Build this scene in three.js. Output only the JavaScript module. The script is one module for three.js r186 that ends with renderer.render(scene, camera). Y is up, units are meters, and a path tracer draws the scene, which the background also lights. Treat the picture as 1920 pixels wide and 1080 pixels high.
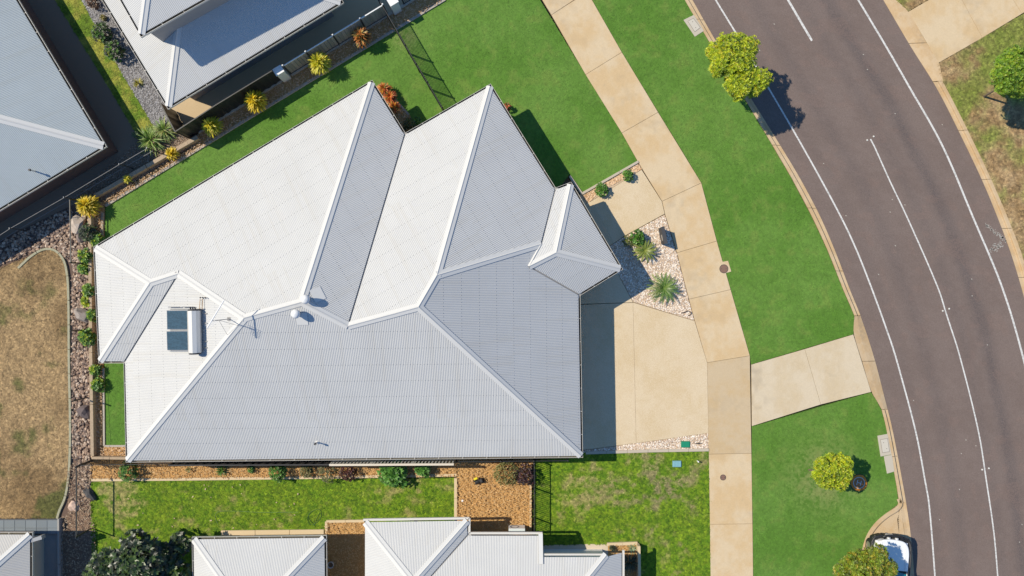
import * as THREE from 'three';
import { mergeGeometries } from 'three/addons/utils/BufferGeometryUtils.js';
import { RoundedBoxGeometry } from 'three/addons/geometries/RoundedBoxGeometry.js';

// ------------------------------------------------------------------ camera, sky, sun, exposure
const FOCAL = 1450, PPM = 37, ALT = FOCAL / PPM;             // survey scale: 37 plan units per metre, drone at 39.2 m
const scene = new THREE.Scene();
const camera = new THREE.PerspectiveCamera(2 * Math.atan(540 / FOCAL) * 180 / Math.PI, 16 / 9, 0.5, 2000);
camera.position.set(0, ALT, 0); camera.up.set(0, 0, -1); camera.lookAt(0, 0, 0);
const renderer = new THREE.WebGLRenderer({ antialias: true });
renderer.setSize(1024, 576);
renderer.toneMapping = THREE.LinearToneMapping; renderer.toneMappingExposure = 1.4;
renderer.shadowMap.enabled = true;
const SUN = new THREE.Vector3(-0.94 * 0.656, 0.755, -0.343 * 0.656).normalize();
{ // clear tropical daylight sky: deep blue overhead, paler at the horizon and round the sun
  const W = 256, Hh = 128, d = new Float32Array(W * Hh * 4);
  for (let y = 0; y < Hh; y++) for (let x = 0; x < W; x++) { const el = ((y + .5) / Hh - .5) * Math.PI, az = ((x + .5) / W - .5) * 2 * Math.PI, h = Math.max(0, Math.sin(el)), c = Math.cos(el), dir = new THREE.Vector3(c * Math.cos(az), Math.sin(el), c * Math.sin(az)), g = Math.pow(Math.max(0, dir.dot(SUN)), 10) * .35, t = Math.pow(1 - h, 3);
    [[.22, .46, .3], [.53, .72, .3], [1.16, 1.16, .28]].forEach((k, i) => { d[(y * W + x) * 4 + i] = k[0] + (k[1] - k[0]) * t + k[2] * g; }); d[(y * W + x) * 4 + 3] = 1; }
  const t = new THREE.DataTexture(d, W, Hh, THREE.RGBAFormat, THREE.FloatType); t.mapping = THREE.EquirectangularReflectionMapping; t.colorSpace = THREE.LinearSRGBColorSpace; t.magFilter = t.minFilter = THREE.LinearFilter; t.needsUpdate = true;
  scene.background = t; scene.environment = t; scene.environmentIntensity = 0.3; }
const sun = new THREE.DirectionalLight(new THREE.Color(1, 0.91, 0.74), 3.65);
sun.name = 'sun'; sun.position.copy(SUN).multiplyScalar(90); sun.castShadow = true;
Object.assign(sun.shadow.camera, { left: -45, right: 45, top: 45, bottom: -45, near: 1, far: 220 }); sun.shadow.mapSize.set(4096, 4096);
scene.add(sun);

// ------------------------------------------------------------------ helpers
const V3 = THREE.Vector3, v3 = (x, y, z) => new V3(x, y, z);
const P = (x, y, h = 0) => v3((x - 960) / PPM * (1 - h / ALT), h, (y - 540) / PPM * (1 - h / ALT));   // plan sheet (1920 x 1080) to metres at height h
const rng = s => () => { s |= 0; s = s + 0x6D2B79F5 | 0; let t = Math.imul(s ^ s >>> 15, 1 | s); t = t + Math.imul(t ^ t >>> 7, 61 | t) ^ t; return ((t ^ t >>> 14) >>> 0) / 4294967296; };
const mix = (a, b, t) => a + (b - a) * t, mix3 = (a, b, t) => [mix(a[0], b[0], t), mix(a[1], b[1], t), mix(a[2], b[2], t)];
const clamp = (x, a = 0, b = 1) => Math.min(b, Math.max(a, x)), sst = (a, b, x) => { const t = clamp((x - a) / (b - a)); return t * t * (3 - 2 * t); };
const hash = (x, y, s) => { let h = Math.imul(x, 374761393) + Math.imul(y, 668265263) + Math.imul(s, 974634777) | 0; h = Math.imul(h ^ h >>> 13, 1274126177); return ((h ^ h >>> 16) >>> 0) / 4294967296; };
function noise(x, y, s = 0, per = 0) {
  const xi = Math.floor(x), yi = Math.floor(y), fx = x - xi, fy = y - yi, u = fx * fx * (3 - 2 * fx), v = fy * fy * (3 - 2 * fy);
  const w = per ? k => ((k % per) + per) % per : k => k;
  const a = hash(w(xi), w(yi), s), b = hash(w(xi + 1), w(yi), s), c = hash(w(xi), w(yi + 1), s), d = hash(w(xi + 1), w(yi + 1), s);
  return a + (b - a) * u + (c - a) * v + (a - b - c + d) * u * v;
}
const fbm = (x, y, s = 0, oct = 4) => { let a = .5, t = 0, n = 0; for (let i = 0; i < oct; i++) { t += a * noise(x, y, s + i); n += a; a *= .5; x = x * 2.03 + 7.1; y = y * 2.03 + 3.7; } return t / n; };
const toS = c => Math.round(255 * clamp(c <= .0031308 ? c * 12.92 : 1.055 * Math.pow(c, 1 / 2.4) - .055));
function tex(w, h, fn) {                                                      // fn returns a linear base colour
  const d = new Uint8Array(w * h * 4);
  for (let y = 0; y < h; y++) for (let x = 0; x < w; x++) { const c = fn(x, y), i = (y * w + x) * 4; d[i] = toS(c[0]); d[i + 1] = toS(c[1]); d[i + 2] = toS(c[2]); d[i + 3] = 255; }
  const t = new THREE.DataTexture(d, w, h); t.colorSpace = THREE.SRGBColorSpace; t.magFilter = THREE.LinearFilter; t.minFilter = THREE.LinearFilter;
  t.wrapS = t.wrapT = THREE.RepeatWrapping; t.needsUpdate = true; return t;
}
function grey(w, fn) {
  const d = new Uint8Array(w * w * 4);
  for (let y = 0; y < w; y++) for (let x = 0; x < w; x++) { const c = Math.round(255 * clamp(fn(x, y))), i = (y * w + x) * 4; d[i] = d[i + 1] = d[i + 2] = c; d[i + 3] = 255; }
  const t = new THREE.DataTexture(d, w, w); t.magFilter = THREE.LinearFilter; t.wrapS = t.wrapT = THREE.RepeatWrapping; t.needsUpdate = true; return t;
}
const rgb = (r, g, b) => new THREE.Color().setRGB(r, g, b);
const mat = (c, rough = .8, o = {}) => new THREE.MeshStandardMaterial({ color: rgb(...c), roughness: rough, metalness: 0, side: THREE.DoubleSide, ...o });
const used = new Map();
const numbered = n => { const k = used.get(n) || 0; used.set(n, k + 1); return k ? `${n}_${String(k).padStart(3, '0')}` : n; };
function tag(o, label, category, group, kind) { o.userData = { ...o.userData, label, category }; if (group) o.userData.group = group; if (kind) o.userData.kind = kind; return o; }
function thing(name, label, category, pos, group, kind) { const g = new THREE.Group(); g.name = numbered(name); g.position.copy(pos); scene.add(g); return tag(g, label, category, group, kind); }
function wpos(o) { const p = v3(0, 0, 0); while (o && o !== scene) { p.add(o.position); o = o.parent; } return p; }
function sh(m) { m.castShadow = m.receiveShadow = true; return m; }
function part(parent, name, geo, material, label) {                           // geometry in world axes; parents are not turned
  const p = wpos(parent), m = sh(new THREE.Mesh(geo.translate(-p.x, -p.y, -p.z), material)); m.name = name; if (label) m.userData.label = label; parent.add(m); return m;
}
function sub(parent, name, at) { const g = new THREE.Group(); g.name = name; g.position.copy(at.clone().sub(wpos(parent))); parent.add(g); return g; }
function piece(parent, name, geo, material, pos, rotY = 0) { const m = sh(new THREE.Mesh(geo, material)); m.name = name; m.position.copy(pos.clone().sub(wpos(parent))); m.rotation.y = rotY; parent.add(m); return m; }
const merge = l => mergeGeometries(l.map(g => { g = g.index ? g.toNonIndexed() : g; for (const k of Object.keys(g.attributes)) if (!['position', 'normal', 'uv', 'color'].includes(k)) g.deleteAttribute(k); return g; }));
function bar(a, b, r, r2 = r, seg = 8) { const d = b.clone().sub(a), g = new THREE.CylinderGeometry(r2, r, d.length(), seg); g.applyQuaternion(new THREE.Quaternion().setFromUnitVectors(v3(0, 1, 0), d.clone().normalize())); const c = a.clone().add(b).multiplyScalar(.5); return g.translate(c.x, c.y, c.z); }
function beam(a, b, w, h) {                                                   // box along a-b, w across (level), h upright, a and b on its centre line
  const d = b.clone().sub(a), L = d.length(), x = d.clone().normalize(), z = v3(x.z, 0, -x.x).negate().normalize(), y = z.clone().cross(x), g = new THREE.BoxGeometry(L, h, w);
  const m = new THREE.Matrix4().makeBasis(x, y, z); g.applyMatrix4(m); const c = a.clone().add(b).multiplyScalar(.5); return g.translate(c.x, c.y, c.z);
}
function tube(pts, r, seg = 24, rad = 6) { return new THREE.TubeGeometry(new THREE.CatmullRomCurve3(pts), seg, r, rad); }
function uvXZ(g) { const p = g.attributes.position, n = new Float32Array(p.count * 2); for (let i = 0; i < p.count; i++) { n[2 * i] = p.getX(i); n[2 * i + 1] = p.getZ(i); } g.setAttribute('uv', new THREE.BufferAttribute(n, 2)); return g; }
function plate(pts, top, thick, bevel = 0) {                                  // pts: world Vector3s (plan), a sheet with thickness
  const s = new THREE.Shape(pts.map(p => new THREE.Vector2(p.x, -p.z)));
  const g = new THREE.ExtrudeGeometry(s, { depth: thick - bevel, bevelEnabled: bevel > 0, bevelSize: bevel, bevelOffset: -bevel, bevelThickness: bevel, bevelSegments: 1, steps: 1 });
  g.rotateX(-Math.PI / 2); g.translate(0, top - thick, 0); return uvXZ(g);
}
const pl = list => list.map(q => P(q[0], q[1]));
const inside = (p, poly) => { let c = false; for (let i = 0, j = poly.length - 1; i < poly.length; j = i++) { const a = poly[i], b = poly[j]; if ((a.z > p.z) !== (b.z > p.z) && p.x < (b.x - a.x) * (p.z - a.z) / (b.z - a.z) + a.x) c = !c; } return c; };
function scatter(poly, density, r, holes = []) {
  let x0 = 1e9, x1 = -1e9, z0 = 1e9, z1 = -1e9; for (const p of poly) { x0 = Math.min(x0, p.x); x1 = Math.max(x1, p.x); z0 = Math.min(z0, p.z); z1 = Math.max(z1, p.z); }
  const n = Math.round((x1 - x0) * (z1 - z0) * density), out = [];
  for (let i = 0; i < n; i++) { const p = v3(mix(x0, x1, r()), 0, mix(z0, z1, r())); if (inside(p, poly) && !holes.some(h => inside(p, h))) out.push(p); }
  return out;
}
function inst(name, geo, material, pts, place, color) {                       // one InstancedMesh; place(p, i, dummy)
  const m = sh(new THREE.InstancedMesh(geo, material, pts.length)), d = new THREE.Object3D(), c = new THREE.Color();
  m.name = numbered(name);
  pts.forEach((p, i) => { d.position.copy(p); d.rotation.set(0, 0, 0); d.scale.set(1, 1, 1); place(p, i, d); d.updateMatrix(); m.setMatrixAt(i, d.matrix); if (color) { const k = color(p, i); m.setColorAt(i, c.setRGB(...k)); } });
  scene.add(m); return m;
}
// smooth curve x(y) through plan points
function curve(k) {
  const n = k.length, m = k.map((p, i) => { const a = k[Math.max(0, i - 1)], b = k[Math.min(n - 1, i + 1)]; return (b[0] - a[0]) / (b[1] - a[1]); });
  return y => { let i = 0; while (i < n - 2 && y > k[i + 1][1]) i++; const a = k[i], b = k[i + 1], h = b[1] - a[1], t = (y - a[1]) / h; if (t < 0) return a[0] + m[i] * (y - a[1]); if (t > 1) return b[0] + m[i + 1] * (y - b[1]);
    const t2 = t * t, t3 = t2 * t; return (2 * t3 - 3 * t2 + 1) * a[0] + (t3 - 2 * t2 + t) * h * m[i] + (3 * t2 - 2 * t3) * b[0] + (t3 - t2) * h * m[i + 1]; };
}
function grid(rows, uvs) {                                                    // rows of equal length of Vector3 -> sheet
  const pos = [], uv = [], idx = [], w = rows[0].length;
  rows.forEach((r, i) => r.forEach((p, j) => { pos.push(p.x, p.y, p.z); const q = uvs ? uvs(i, j, p) : [p.x, p.z]; uv.push(q[0], q[1]); }));
  for (let i = 0; i < rows.length - 1; i++) for (let j = 0; j < w - 1; j++) { const a = i * w + j; idx.push(a, a + w, a + 1, a + 1, a + w, a + w + 1); }
  const g = new THREE.BufferGeometry(); g.setAttribute('position', new THREE.Float32BufferAttribute(pos, 3)); g.setAttribute('uv', new THREE.Float32BufferAttribute(uv, 2)); g.setIndex(idx); g.computeVertexNormals(); return g;
}
function flatGrid(rows, uvs) { const g = grid(rows, uvs).toNonIndexed(); g.computeVertexNormals(); return g; }
const range = (a, b, s) => { const o = []; for (let x = a; x < b - 1e-6; x += s) o.push(x); o.push(b); return o; };

// ------------------------------------------------------------------ colours of the ground
const bump = (x, z, p, r) => Math.exp(-((x - p.x) ** 2 + (z - p.z) ** 2) / (r * r));
const dryA = P(235, 940), dryB = P(1235, 925), dryC = P(1075, 905), halo = P(1545, 893), worn = P(758, 70), greenV = P(1900, 95), brownV = P(1855, 215);
const KIND = {
  front: (x, z) => { const n = fbm(x * .45, z * .45, 11, 4), m = fbm(x * 2.2 + 5, z * 2.2, 12, 3), f = fbm(x * 11, z * 11, 13, 2);
    let c = mix3([.074, .173, .016], [.106, .212, .031], sst(.25, .75, n * .7 + m * .3)); c = mix3(c, [.145, .21, .036], .4 * sst(.55, .8, m));
    c = mix3(c, [.26, .24, .11], .55 * clamp(bump(x, z, halo, 1.5) + .8 * bump(x, z, worn, .6)) * sst(.3, .6, f * .6 + m * .4));
    const k = .8 + .4 * f; return c.map(v => v * k); },
  rough: (x, z) => { const n = fbm(x * .6 + 3, z * .6, 21, 4), m = fbm(x * 3.4, z * 3.4, 22, 4), f = fbm(x * 13, z * 13, 23, 3);
    let c = mix3([.072, .17, .002], [.15, .215, .008], sst(.2, .8, m * .3 + f * .7)); let d = sst(.56, .76, n * .6 + m * .4 + .35 * bump(x, z, dryA, 1.2) + .18 * bump(x, z, dryB, 2.4) + .14 * bump(x, z, dryC, 1.2));
    c = mix3(c, mix3([.30, .25, .10], [.22, .17, .10], bump(x, z, dryB, 3)), .8 * d * sst(.3, .6, f * .5 + m * .5)); const k = .45 + 1.1 * f; return c.map(v => v * k); },
  field: (x, z) => { const n = fbm(x * .5, z * .5 + 9, 31, 4), m = fbm(x * 3, z * 3, 32, 4), f = fbm(x * 10, z * 10, 33, 2);
    let c = mix3([.2, .13, .06], [.325, .222, .11], sst(.3, .66, n * .75 + m * .25)); c = mix3(c, [.075, .09, .02], .85 * sst(.5, .7, fbm(x * .8 + 20, z * .8, 34, 4) + .22 * bump(x, z, P(110, 545), 1.1) + .3 * bump(x, z, P(100, 950), 1.2) - .05));
    const k = .42 + 1.15 * fbm(x * 14, z * 14, 35, 3); return c.map(v => v * k); },
  verge: (x, z) => { const m = fbm(x * 3, z * 3, 42, 4), f = fbm(x * 10, z * 10, 43, 2), n = fbm(x * .9, z * .9, 44, 3);
    let c = mix3([.24, .155, .07], [.36, .25, .135], sst(.2, .8, m)); const g = sst(.1, .95, .95 * bump(x, z, greenV, 1.9) + .5 * bump(x, z, P(1800, 195), .8) + .6 * bump(x, z, P(1690, 5), 1.2) + (n - .5) * 1.5 + .33 + (m - .5) * .8);
    c = mix3(c, mix3([.10, .17, .012], [.18, .21, .035], m), g * .85); const k = .45 + 1.1 * f; return c.map(v => v * k); },
  strip: (x, z) => { const m = fbm(x * 2.4, z * 2.4, 52, 4), f = fbm(x * 9, z * 9, 53, 2); let c = mix3([.10, .17, .01], [.26, .26, .04], sst(.35, .75, m)); const k = .65 + .7 * f; return c.map(v => v * k); },
};
const polyGrass = [];
function lawn(name, label, kind, pts, top, tuft, holes = [], cat = 'lawn') {
  const poly = pl(pts); let x0 = 1e9, x1 = -1e9, z0 = 1e9, z1 = -1e9; for (const p of poly) { x0 = Math.min(x0, p.x); x1 = Math.max(x1, p.x); z0 = Math.min(z0, p.z); z1 = Math.max(z1, p.z); }
  const w = Math.min(1100, Math.ceil((x1 - x0) * 30)), h = Math.min(1100, Math.ceil((z1 - z0) * 30)), fn = KIND[kind];
  const t = tex(w, h, (i, j) => fn(mix(x0, x1, (i + .5) / w), mix(z0, z1, (j + .5) / h)));
  t.repeat.set(1 / (x1 - x0), 1 / (z1 - z0)); t.offset.set(-x0 / (x1 - x0), -z0 / (z1 - z0)); t.wrapS = t.wrapT = THREE.ClampToEdgeWrapping;
  const m = sh(new THREE.Mesh(plate(poly, top, .28), mat([1, 1, 1], .95, { map: t }))); m.name = numbered(name); tag(m, label, cat, null, 'structure'); scene.add(m);
  if (tuft) polyGrass.push({ poly, kind, top, tuft, holes, label });
}

// ------------------------------------------------------------------ materials
const speck = (w, a, s) => (x, y) => a * (hash(x, y, s) - .5);
const concreteTex = (base, warm, pale, seed, stain = 0) => tex(1024, 1024, (x, y) => { const u = x / 1024, v = y / 1024, n = .5 * noise(u * 6, v * 6, seed, 6) + .3 * noise(u * 14, v * 14, seed + 1, 14) + .2 * noise(u * 40, v * 40, seed + 2, 40), g = noise(u * 170, v * 170, seed + 3, 170), s = hash(x >> 1, y >> 1, seed);
  let c = mix3(warm, pale, sst(.28, .72, n)); c = mix3(c, base, .35); const st = stain * sst(.55, .95, .6 * noise(u * 5 + .3, v * 5, seed + 7, 5) + .4 * noise(u * 30, v * 30, seed + 8, 30)) * (.5 + s); c = mix3(c, [.25, .21, .16], st); const k = .93 + .08 * g + .07 * (s - .5); return c.map(q => q * k); });
const pathTex = concreteTex([.56, .42, .25], [.565, .40, .215], [.62, .50, .34], 61, .22); pathTex.repeat.set(1 / 7, 1 / 7);
const apronTex = concreteTex([.55, .45, .31], [.54, .43, .28], [.60, .51, .38], 71, .4); apronTex.repeat.set(1 / 7, 1 / 7);
const kerbTex = concreteTex([.52, .37, .21], [.5, .34, .18], [.56, .43, .28], 81, .3); kerbTex.repeat.set(1 / 3, 1 / 3);
const aggTex = tex(1024, 1024, (x, y) => { const u = x / 1024, v = y / 1024, n = .6 * noise(u * 5, v * 5, 91, 5) + .4 * noise(u * 22, v * 22, 92, 22); let c = mix3([.555, .43, .265], [.60, .485, .33], sst(.1, .9, n)); const s = hash(x >> 2, y >> 2, 93), s2 = hash(x >> 1, y >> 1, 94); c = mix3(c, s < .5 ? [.36, .25, .14] : [.76, .68, .54], .42 * Math.abs(s - .5) * 2 * s2); return c; }); aggTex.repeat.set(1 / 6, 1 / 6);
const mPath = mat([1, 1, 1], .85, { map: pathTex }), mApron = mat([1, 1, 1], .85, { map: apronTex }), mKerb = mat([1, 1, 1], .85, { map: kerbTex }), mAgg = mat([1, 1, 1], .85, { map: aggTex });
const RW = 8.9, roadTex = tex(1424, 2048, (x, y) => {                         // u across the road (8.9 m), v along it (12.8 m); tyre-worn bitumen
  const u = x / 1424, v = y / 2048, n = .5 * noise(u * 7, v * 10, 101, 10) + .3 * noise(u * 29, v * 40, 102, 40) + .2 * noise(u * 90, v * 128, 103, 128), s = hash(x >> 2, y >> 2, 104), s2 = hash(x >> 1, y >> 1, 105), s3 = hash(x >> 3, y >> 3, 106);
  let c = mix3([.152, .113, .098], [.17, .129, .113], sst(.2, .8, n)); const band = (p, w, a) => a * Math.exp(-(((u - p) / w) ** 2));
  const wear = (band(.17, .035, .5) + band(.32, .05, .9) + band(.57, .045, .8) + band(.705, .045, 1.7)) * (.7 + .35 * noise(u * 60, v * 9, 107, 9)) * (.6 + .8 * s3); c = mix3(c, [.078, .066, .068], clamp(.3 * wear));
  const red = sst(.66, .8, noise(u * 18, v * 26, 108, 26)); c = mix3(c, [.2, .13, .105], .3 * red * s); const k = .78 + .26 * s + .18 * s2; c = c.map(q => q * k); if (s3 > .99975) c = mix3(c, [.6, .58, .5], .6); return c; });
const mRoad = mat([1, 1, 1], .9, { map: roadTex }); roadTex.repeat.set(1 / RW, 1 / 12.8);
const mPaint = mat([.66, .65, .63], .7, { map: tex(256, 256, (x, y) => { const s = noise(x / 3, y / 3, 5), k = sst(.25, .6, .6 * s + .4 * noise(x / 17, y / 17, 6)) * .45 + .55; return [k, k, k]; }) });
const roofTex = tex(512, 512, (x, y) => { const n = .6 * noise(x / 512 * 4, y / 512 * 4, 111, 4) + .4 * noise(x / 512 * 15, y / 512 * 15, 112, 15); const st = sst(.55, .85, .6 * noise(x / 512 * 60, y / 512 * 3, 113, 0) + .4 * noise(x / 512 * 20, y / 512 * 2, 114, 0)); return mix3(mix3([.52, .52, .515], [.56, .56, .555], n), [.5, .48, .44], .3 * st); }); roofTex.repeat.set(1 / 6, 1 / 6);
const matte = (c, m) => new THREE.MeshPhysicalMaterial({ color: rgb(...c), roughness: .8, specularIntensity: .15, side: THREE.DoubleSide, map: m || null });
const mRoof = matte([1, 1, 1], roofTex), mRoofA = matte([.74, .82, .87], roofTex);
const mCap = matte([.62, .615, .6]), mGutter = mat([.62, .59, .54], .45), mWallCream = mat([.6, .52, .4], .85), mWallGrey = mat([.32, .31, .3], .85), mWallBrown = mat([.13, .085, .07], .8), mSoil = mat([.17, .1, .055], .95), mFascia = mat([.35, .34, .33], .6);
const mBlack = mat([.018, .019, .021], .5), mDark = mat([.045, .043, .045], .6), mGalv = mat([.5, .5, .5], .35, { metalness: .8 }), mWhite = mat([.75, .75, .74], .5);
const mEdge = mat([.58, .47, .33], .85, { map: null }), mEdgeGrey = mat([.4, .36, .31], .9), mWindow = new THREE.MeshPhysicalMaterial({ color: rgb(.03, .04, .05), roughness: .06 });

// ------------------------------------------------------------------ ground, road, kerbs
{ const g = sh(new THREE.Mesh(uvXZ(new THREE.PlaneGeometry(900, 900).rotateX(-Math.PI / 2)), mat([.24, .15, .09], .95))); g.name = 'ground'; g.position.y = -.26; tag(g, 'bare reddish earth under and around the whole block', 'ground', null, 'structure'); scene.add(g); }
const yR = -.11, asL = curve([[1195, -200], [1265, -60], [1300, 0], [1341, 72], [1404, 175], [1463, 270], [1502, 335], [1539, 405], [1568, 472], [1594, 540], [1615, 592], [1641, 672], [1660, 745], [1676, 810], [1695, 910], [1701, 945], [1709, 1000], [1716, 1080], [1725, 1250]]);
const asR = curve([[1545, -200], [1620, -66], [1659, 0], [1709, 85], [1760, 167], [1812, 270], [1845, 340], [1872, 405], [1897, 472], [1918, 540], [1936, 610], [1950, 680], [1965, 760], [1988, 900], [2008, 1080], [2020, 1250]]);
const ouL = curve([[1180, -200], [1250, -60], [1284, 0], [1334, 85], [1390, 175], [1447, 270], [1485, 335], [1522, 405], [1553, 472], [1580, 540], [1602, 592], [1628, 672], [1647, 745], [1661, 800], [1680, 905], [1687, 945]]);
const road = thing('road', 'curving two-lane bitumen road at the right with white painted lines', 'road', v3(0, yR, 0), null, 'structure');
{ const ys = range(-200, 1250, 18); let L = 0, last = null; const vs = ys.map(y => { const m = P((asL(y) + asR(y)) / 2, y); if (last) L += m.distanceTo(last); last = m; return L; });
  const N = 12; part(road, 'bitumen', grid(ys.map(y => [...Array(N + 1).keys()].map(j => P(mix(asL(y), asR(y), j / N), y).setY(yR))), (i, j) => [j / N * RW, vs[i]]), mRoad); }
function stripe(name, k, y0, y1, w) {
  const f = curve(k), ys = range(y0, y1, 14), rows = ys.map(y => { const a = P(f(y - 2), y - 2), b = P(f(y + 2), y + 2), d = b.sub(a).normalize(), c = P(f(y), y).setY(yR + .004), s = v3(d.z, 0, -d.x).multiplyScalar(w / 2); return [c.clone().add(s), c.clone().sub(s)]; });
  part(road, name, grid(rows), mPaint);
}
const edgeL = [[1310, -60], [1344, 0], [1391, 77], [1440, 160], [1504, 270], [1570, 390], [1604, 460], [1636, 540], [1672, 640], [1683, 675], [1719, 810], [1738, 910], [1744, 945], [1755, 1080], [1765, 1250]];
const cenL = [[1436, -75], [1480, 0], [1524, 75], [1580, 165], [1634, 260], [1640, 271], [1671, 340], [1702, 405], [1761, 540], [1777, 590], [1801, 665], [1837, 810], [1853, 910], [1866, 1000], [1873, 1080], [1885, 1250]];
const edgeR = [[1570, -70], [1612, 0], [1664, 87], [1703, 155], [1768, 270], [1826, 405], [1882, 540], [1922, 675], [1950, 810], [1975, 1000], [1990, 1250]];
stripe('edge_line', edgeL, -200, 1250, .08); stripe('edge_line', edgeR, -200, 1250, .095); stripe('centre_line', cenL, -160, 75, .11); stripe('centre_line', cenL, 260, 1250, .07);
{ const r = rng(5), gs = []; for (let i = 0; i < 170; i++) { const t = r(), arm = r() < .62; const q = arm ? [mix(1848, 1890, t) + (r() - .5) * 7, mix(419, 452, t) + (r() - .5) * 7] : [mix(1864, 1884, t) + (r() - .5) * 12, mix(468, 455, t) + (r() - .5) * 12]; const s = .012 + .03 * r() * r(), g = new THREE.CircleGeometry(s, 6).rotateX(-Math.PI / 2).scale(1 + r() * 1.5, 1, 1).rotateY(r() * 6); const p = P(...q); gs.push(g.translate(p.x, yR + .0045, p.z)); }
  const m = part(road, 'paint_splash', merge(gs), mat([.36, .34, .31], .8)); m.userData.kind = 'stuff'; }
// pairs of raised markers
[[1628, 262, 'west stud where the centre line starts'], [1640, 255, 'east stud where the centre line starts'], [1770, 583, 'west stud of the middle pair astride the centre line'], [1782, 579, 'east stud of the middle pair astride the centre line'], [1844, 881.5, 'west stud of the lowest pair astride the centre line'], [1856.5, 879, 'east stud of the lowest pair astride the centre line']].forEach(q => {
  const t = thing('road_marker', 'small white raised road marker, ' + q[2], 'road marker', P(q[0], q[1]).setY(yR), 'raised road markers'); const p = wpos(t);
  part(t, 'base', new THREE.CylinderGeometry(.04, .05, .018, 10).translate(p.x, p.y + .009, p.z), mat([.5, .49, .46], .6)); part(t, 'reflector', new RoundedBoxGeometry(.05, .014, .032, 1, .006).translate(p.x, p.y + .024, p.z), mat([.85, .83, .78], .3)); });
// kerb and gutter, cast in lengths
const kerb = thing('kerb', 'tan concrete kerb and gutter along the left side of the road', 'kerb', v3(0, 0, 0), null, 'structure');
function kerbRun(parent, fo, fi, y0, y1, flip, step = 118, joint = .35) {
  for (let a = y0; a < y1 - 8; a += step) { const b = Math.min(a + step, y1), ys = range(a + joint, b - joint, 13);
    const prof = [[0, -.2], [0, .012], [.40, .012], [.455, -.004], [.5, -.095], [.53, -.102], [1, yR + .012], [1, -.2]];
    part(parent, 'kerb_length', flatGrid(ys.map(y => prof.map(([t, h]) => P(mix(fo(y), fi(y), t), y).setY(h))), (i, j, p) => [p.x, p.z]), mKerb); }
}
kerbRun(kerb, ouL, asL, -200, 592); kerbRun(kerb, ouL, asL, 768, 944, false, 44 * 2);
// lower part: gutter runs straight on, the kerb swings round the parking bay
{ const ys = range(944, 1250, 17), gi = y => asL(y) - 11; part(kerb, 'gutter_length', flatGrid(ys.map(y => [[-1, -.105], [0, -.105], [.5, -.113], [1, yR + .012], [1, -.2]].map(([t, h], k) => P(k === 0 ? gi(y) - .2 : mix(gi(y), asL(y), t), y).setY(h))), (i, j, p) => [p.x, p.z]), mKerb);
  const cv = new THREE.CatmullRomCurve3([[1684.5, 935], [1688, 944], [1684, 952], [1664, 965], [1646, 980], [1632, 998], [1624, 1016], [1619, 1040], [1616, 1080], [1614, 1140]].map(q => P(...q))), N = 40, rows = [];
  for (let i = 0; i <= N; i++) { const p = cv.getPointAt(i / N), t = cv.getTangentAt(i / N), s = v3(-t.z, 0, t.x); rows.push([[-.1, -.2], [-.1, .012], [.1, .012], [.14, -.005], [.17, -.2]].map(([o, h]) => p.clone().add(s.clone().multiplyScalar(-o)).setY(h))); }
  part(kerb, 'curved_kerb_length', flatGrid(rows, (i, j, p) => [p.x, p.z]), mKerb); }
{ const bay = thing('parking_bay', 'tan concrete parking bay beside the road under the white four-wheel drive', 'parking bay', v3(0, 0, 0), null, 'structure');
  const L = pl([[1688, 946], [1684, 954], [1665, 967], [1648, 982], [1635, 999], [1627, 1017], [1622, 1040], [1619, 1080], [1617, 1140]]);
  part(bay, 'slab', plate([...L, ...[1140, 1080, 1010].map(y => P(asL(y) - 22, y)), P(1687, 960)], -.1, .12), mKerb);
  part(bay, 'strip', plate([P(1691, 951), ...[975, 1010, 1080, 1140].map(y => P(asL(y) - 11.5, y)), ...[1140, 1080, 1010, 975].map(y => P(asL(y) - 21.6, y)), P(1688.5, 960)], -.1, .12), mKerb); }
// crossing at the driveway
{ const c = thing('driveway_crossing', 'tan concrete kerb crossing where the driveway meets the road', 'driveway crossing', v3(0, 0, 0), null, 'structure');
  const strip = (ya, yb, f) => flatGrid(range(ya, yb, 9).map(y => [[0, .01], [.45, -.02], [1, yR + .012], [1, -.2]].map(([t, h]) => P(mix(f(y), asL(y), t), y).setY(h))), (i, j, p) => [p.x, p.z]);
  const f = curve([[1602, 592.5], [1600.5, 610], [1601, 627], [1617, 680], [1634, 735], [1643, 750], [1653, 768]]);
  part(c, 'slab', strip(592.4, 677, f), mKerb); part(c, 'slab', strip(677.7, 767.6, f), mKerb); }
// right kerb
const kerbR = thing('kerb', 'tan concrete kerb and gutter along the right side of the road', 'kerb', v3(0, 0, 0), null, 'structure');
const ouR = curve([[1560, -200], [1640, -66], [1677, 0], [1727, 85], [1775, 167], [1827, 270], [1860, 340], [1888, 405], [1914, 472], [1935, 540], [1953, 610], [1967, 680], [1982, 760], [2005, 900], [2025, 1080], [2037, 1250]]);
kerbRun(kerbR, ouR, asR, -200, -2); kerbRun(kerbR, ouR, asR, 152, 1250, false, 92);
{ const f = curve([[1677, -2], [1703, 22], [1731, 70], [1760, 118], [1764, 135], [1768.5, 152]]); const strip = (ya, yb) => flatGrid(range(ya, yb, 9).map(y => [[0, .01], [.45, -.02], [1, yR + .012], [1, -.2]].map(([t, h]) => P(mix(f(y), asR(y), t), y).setY(h))), (i, j, p) => [p.x, p.z]);
  const c = thing('driveway_crossing', 'tan concrete kerb crossing of the opposite driveway, top right', 'driveway crossing', v3(0, 0, 0), null, 'structure'); part(c, 'slab', strip(-1.6, 80), mKerb); part(c, 'slab', strip(80.7, 151.6), mKerb); }
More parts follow.
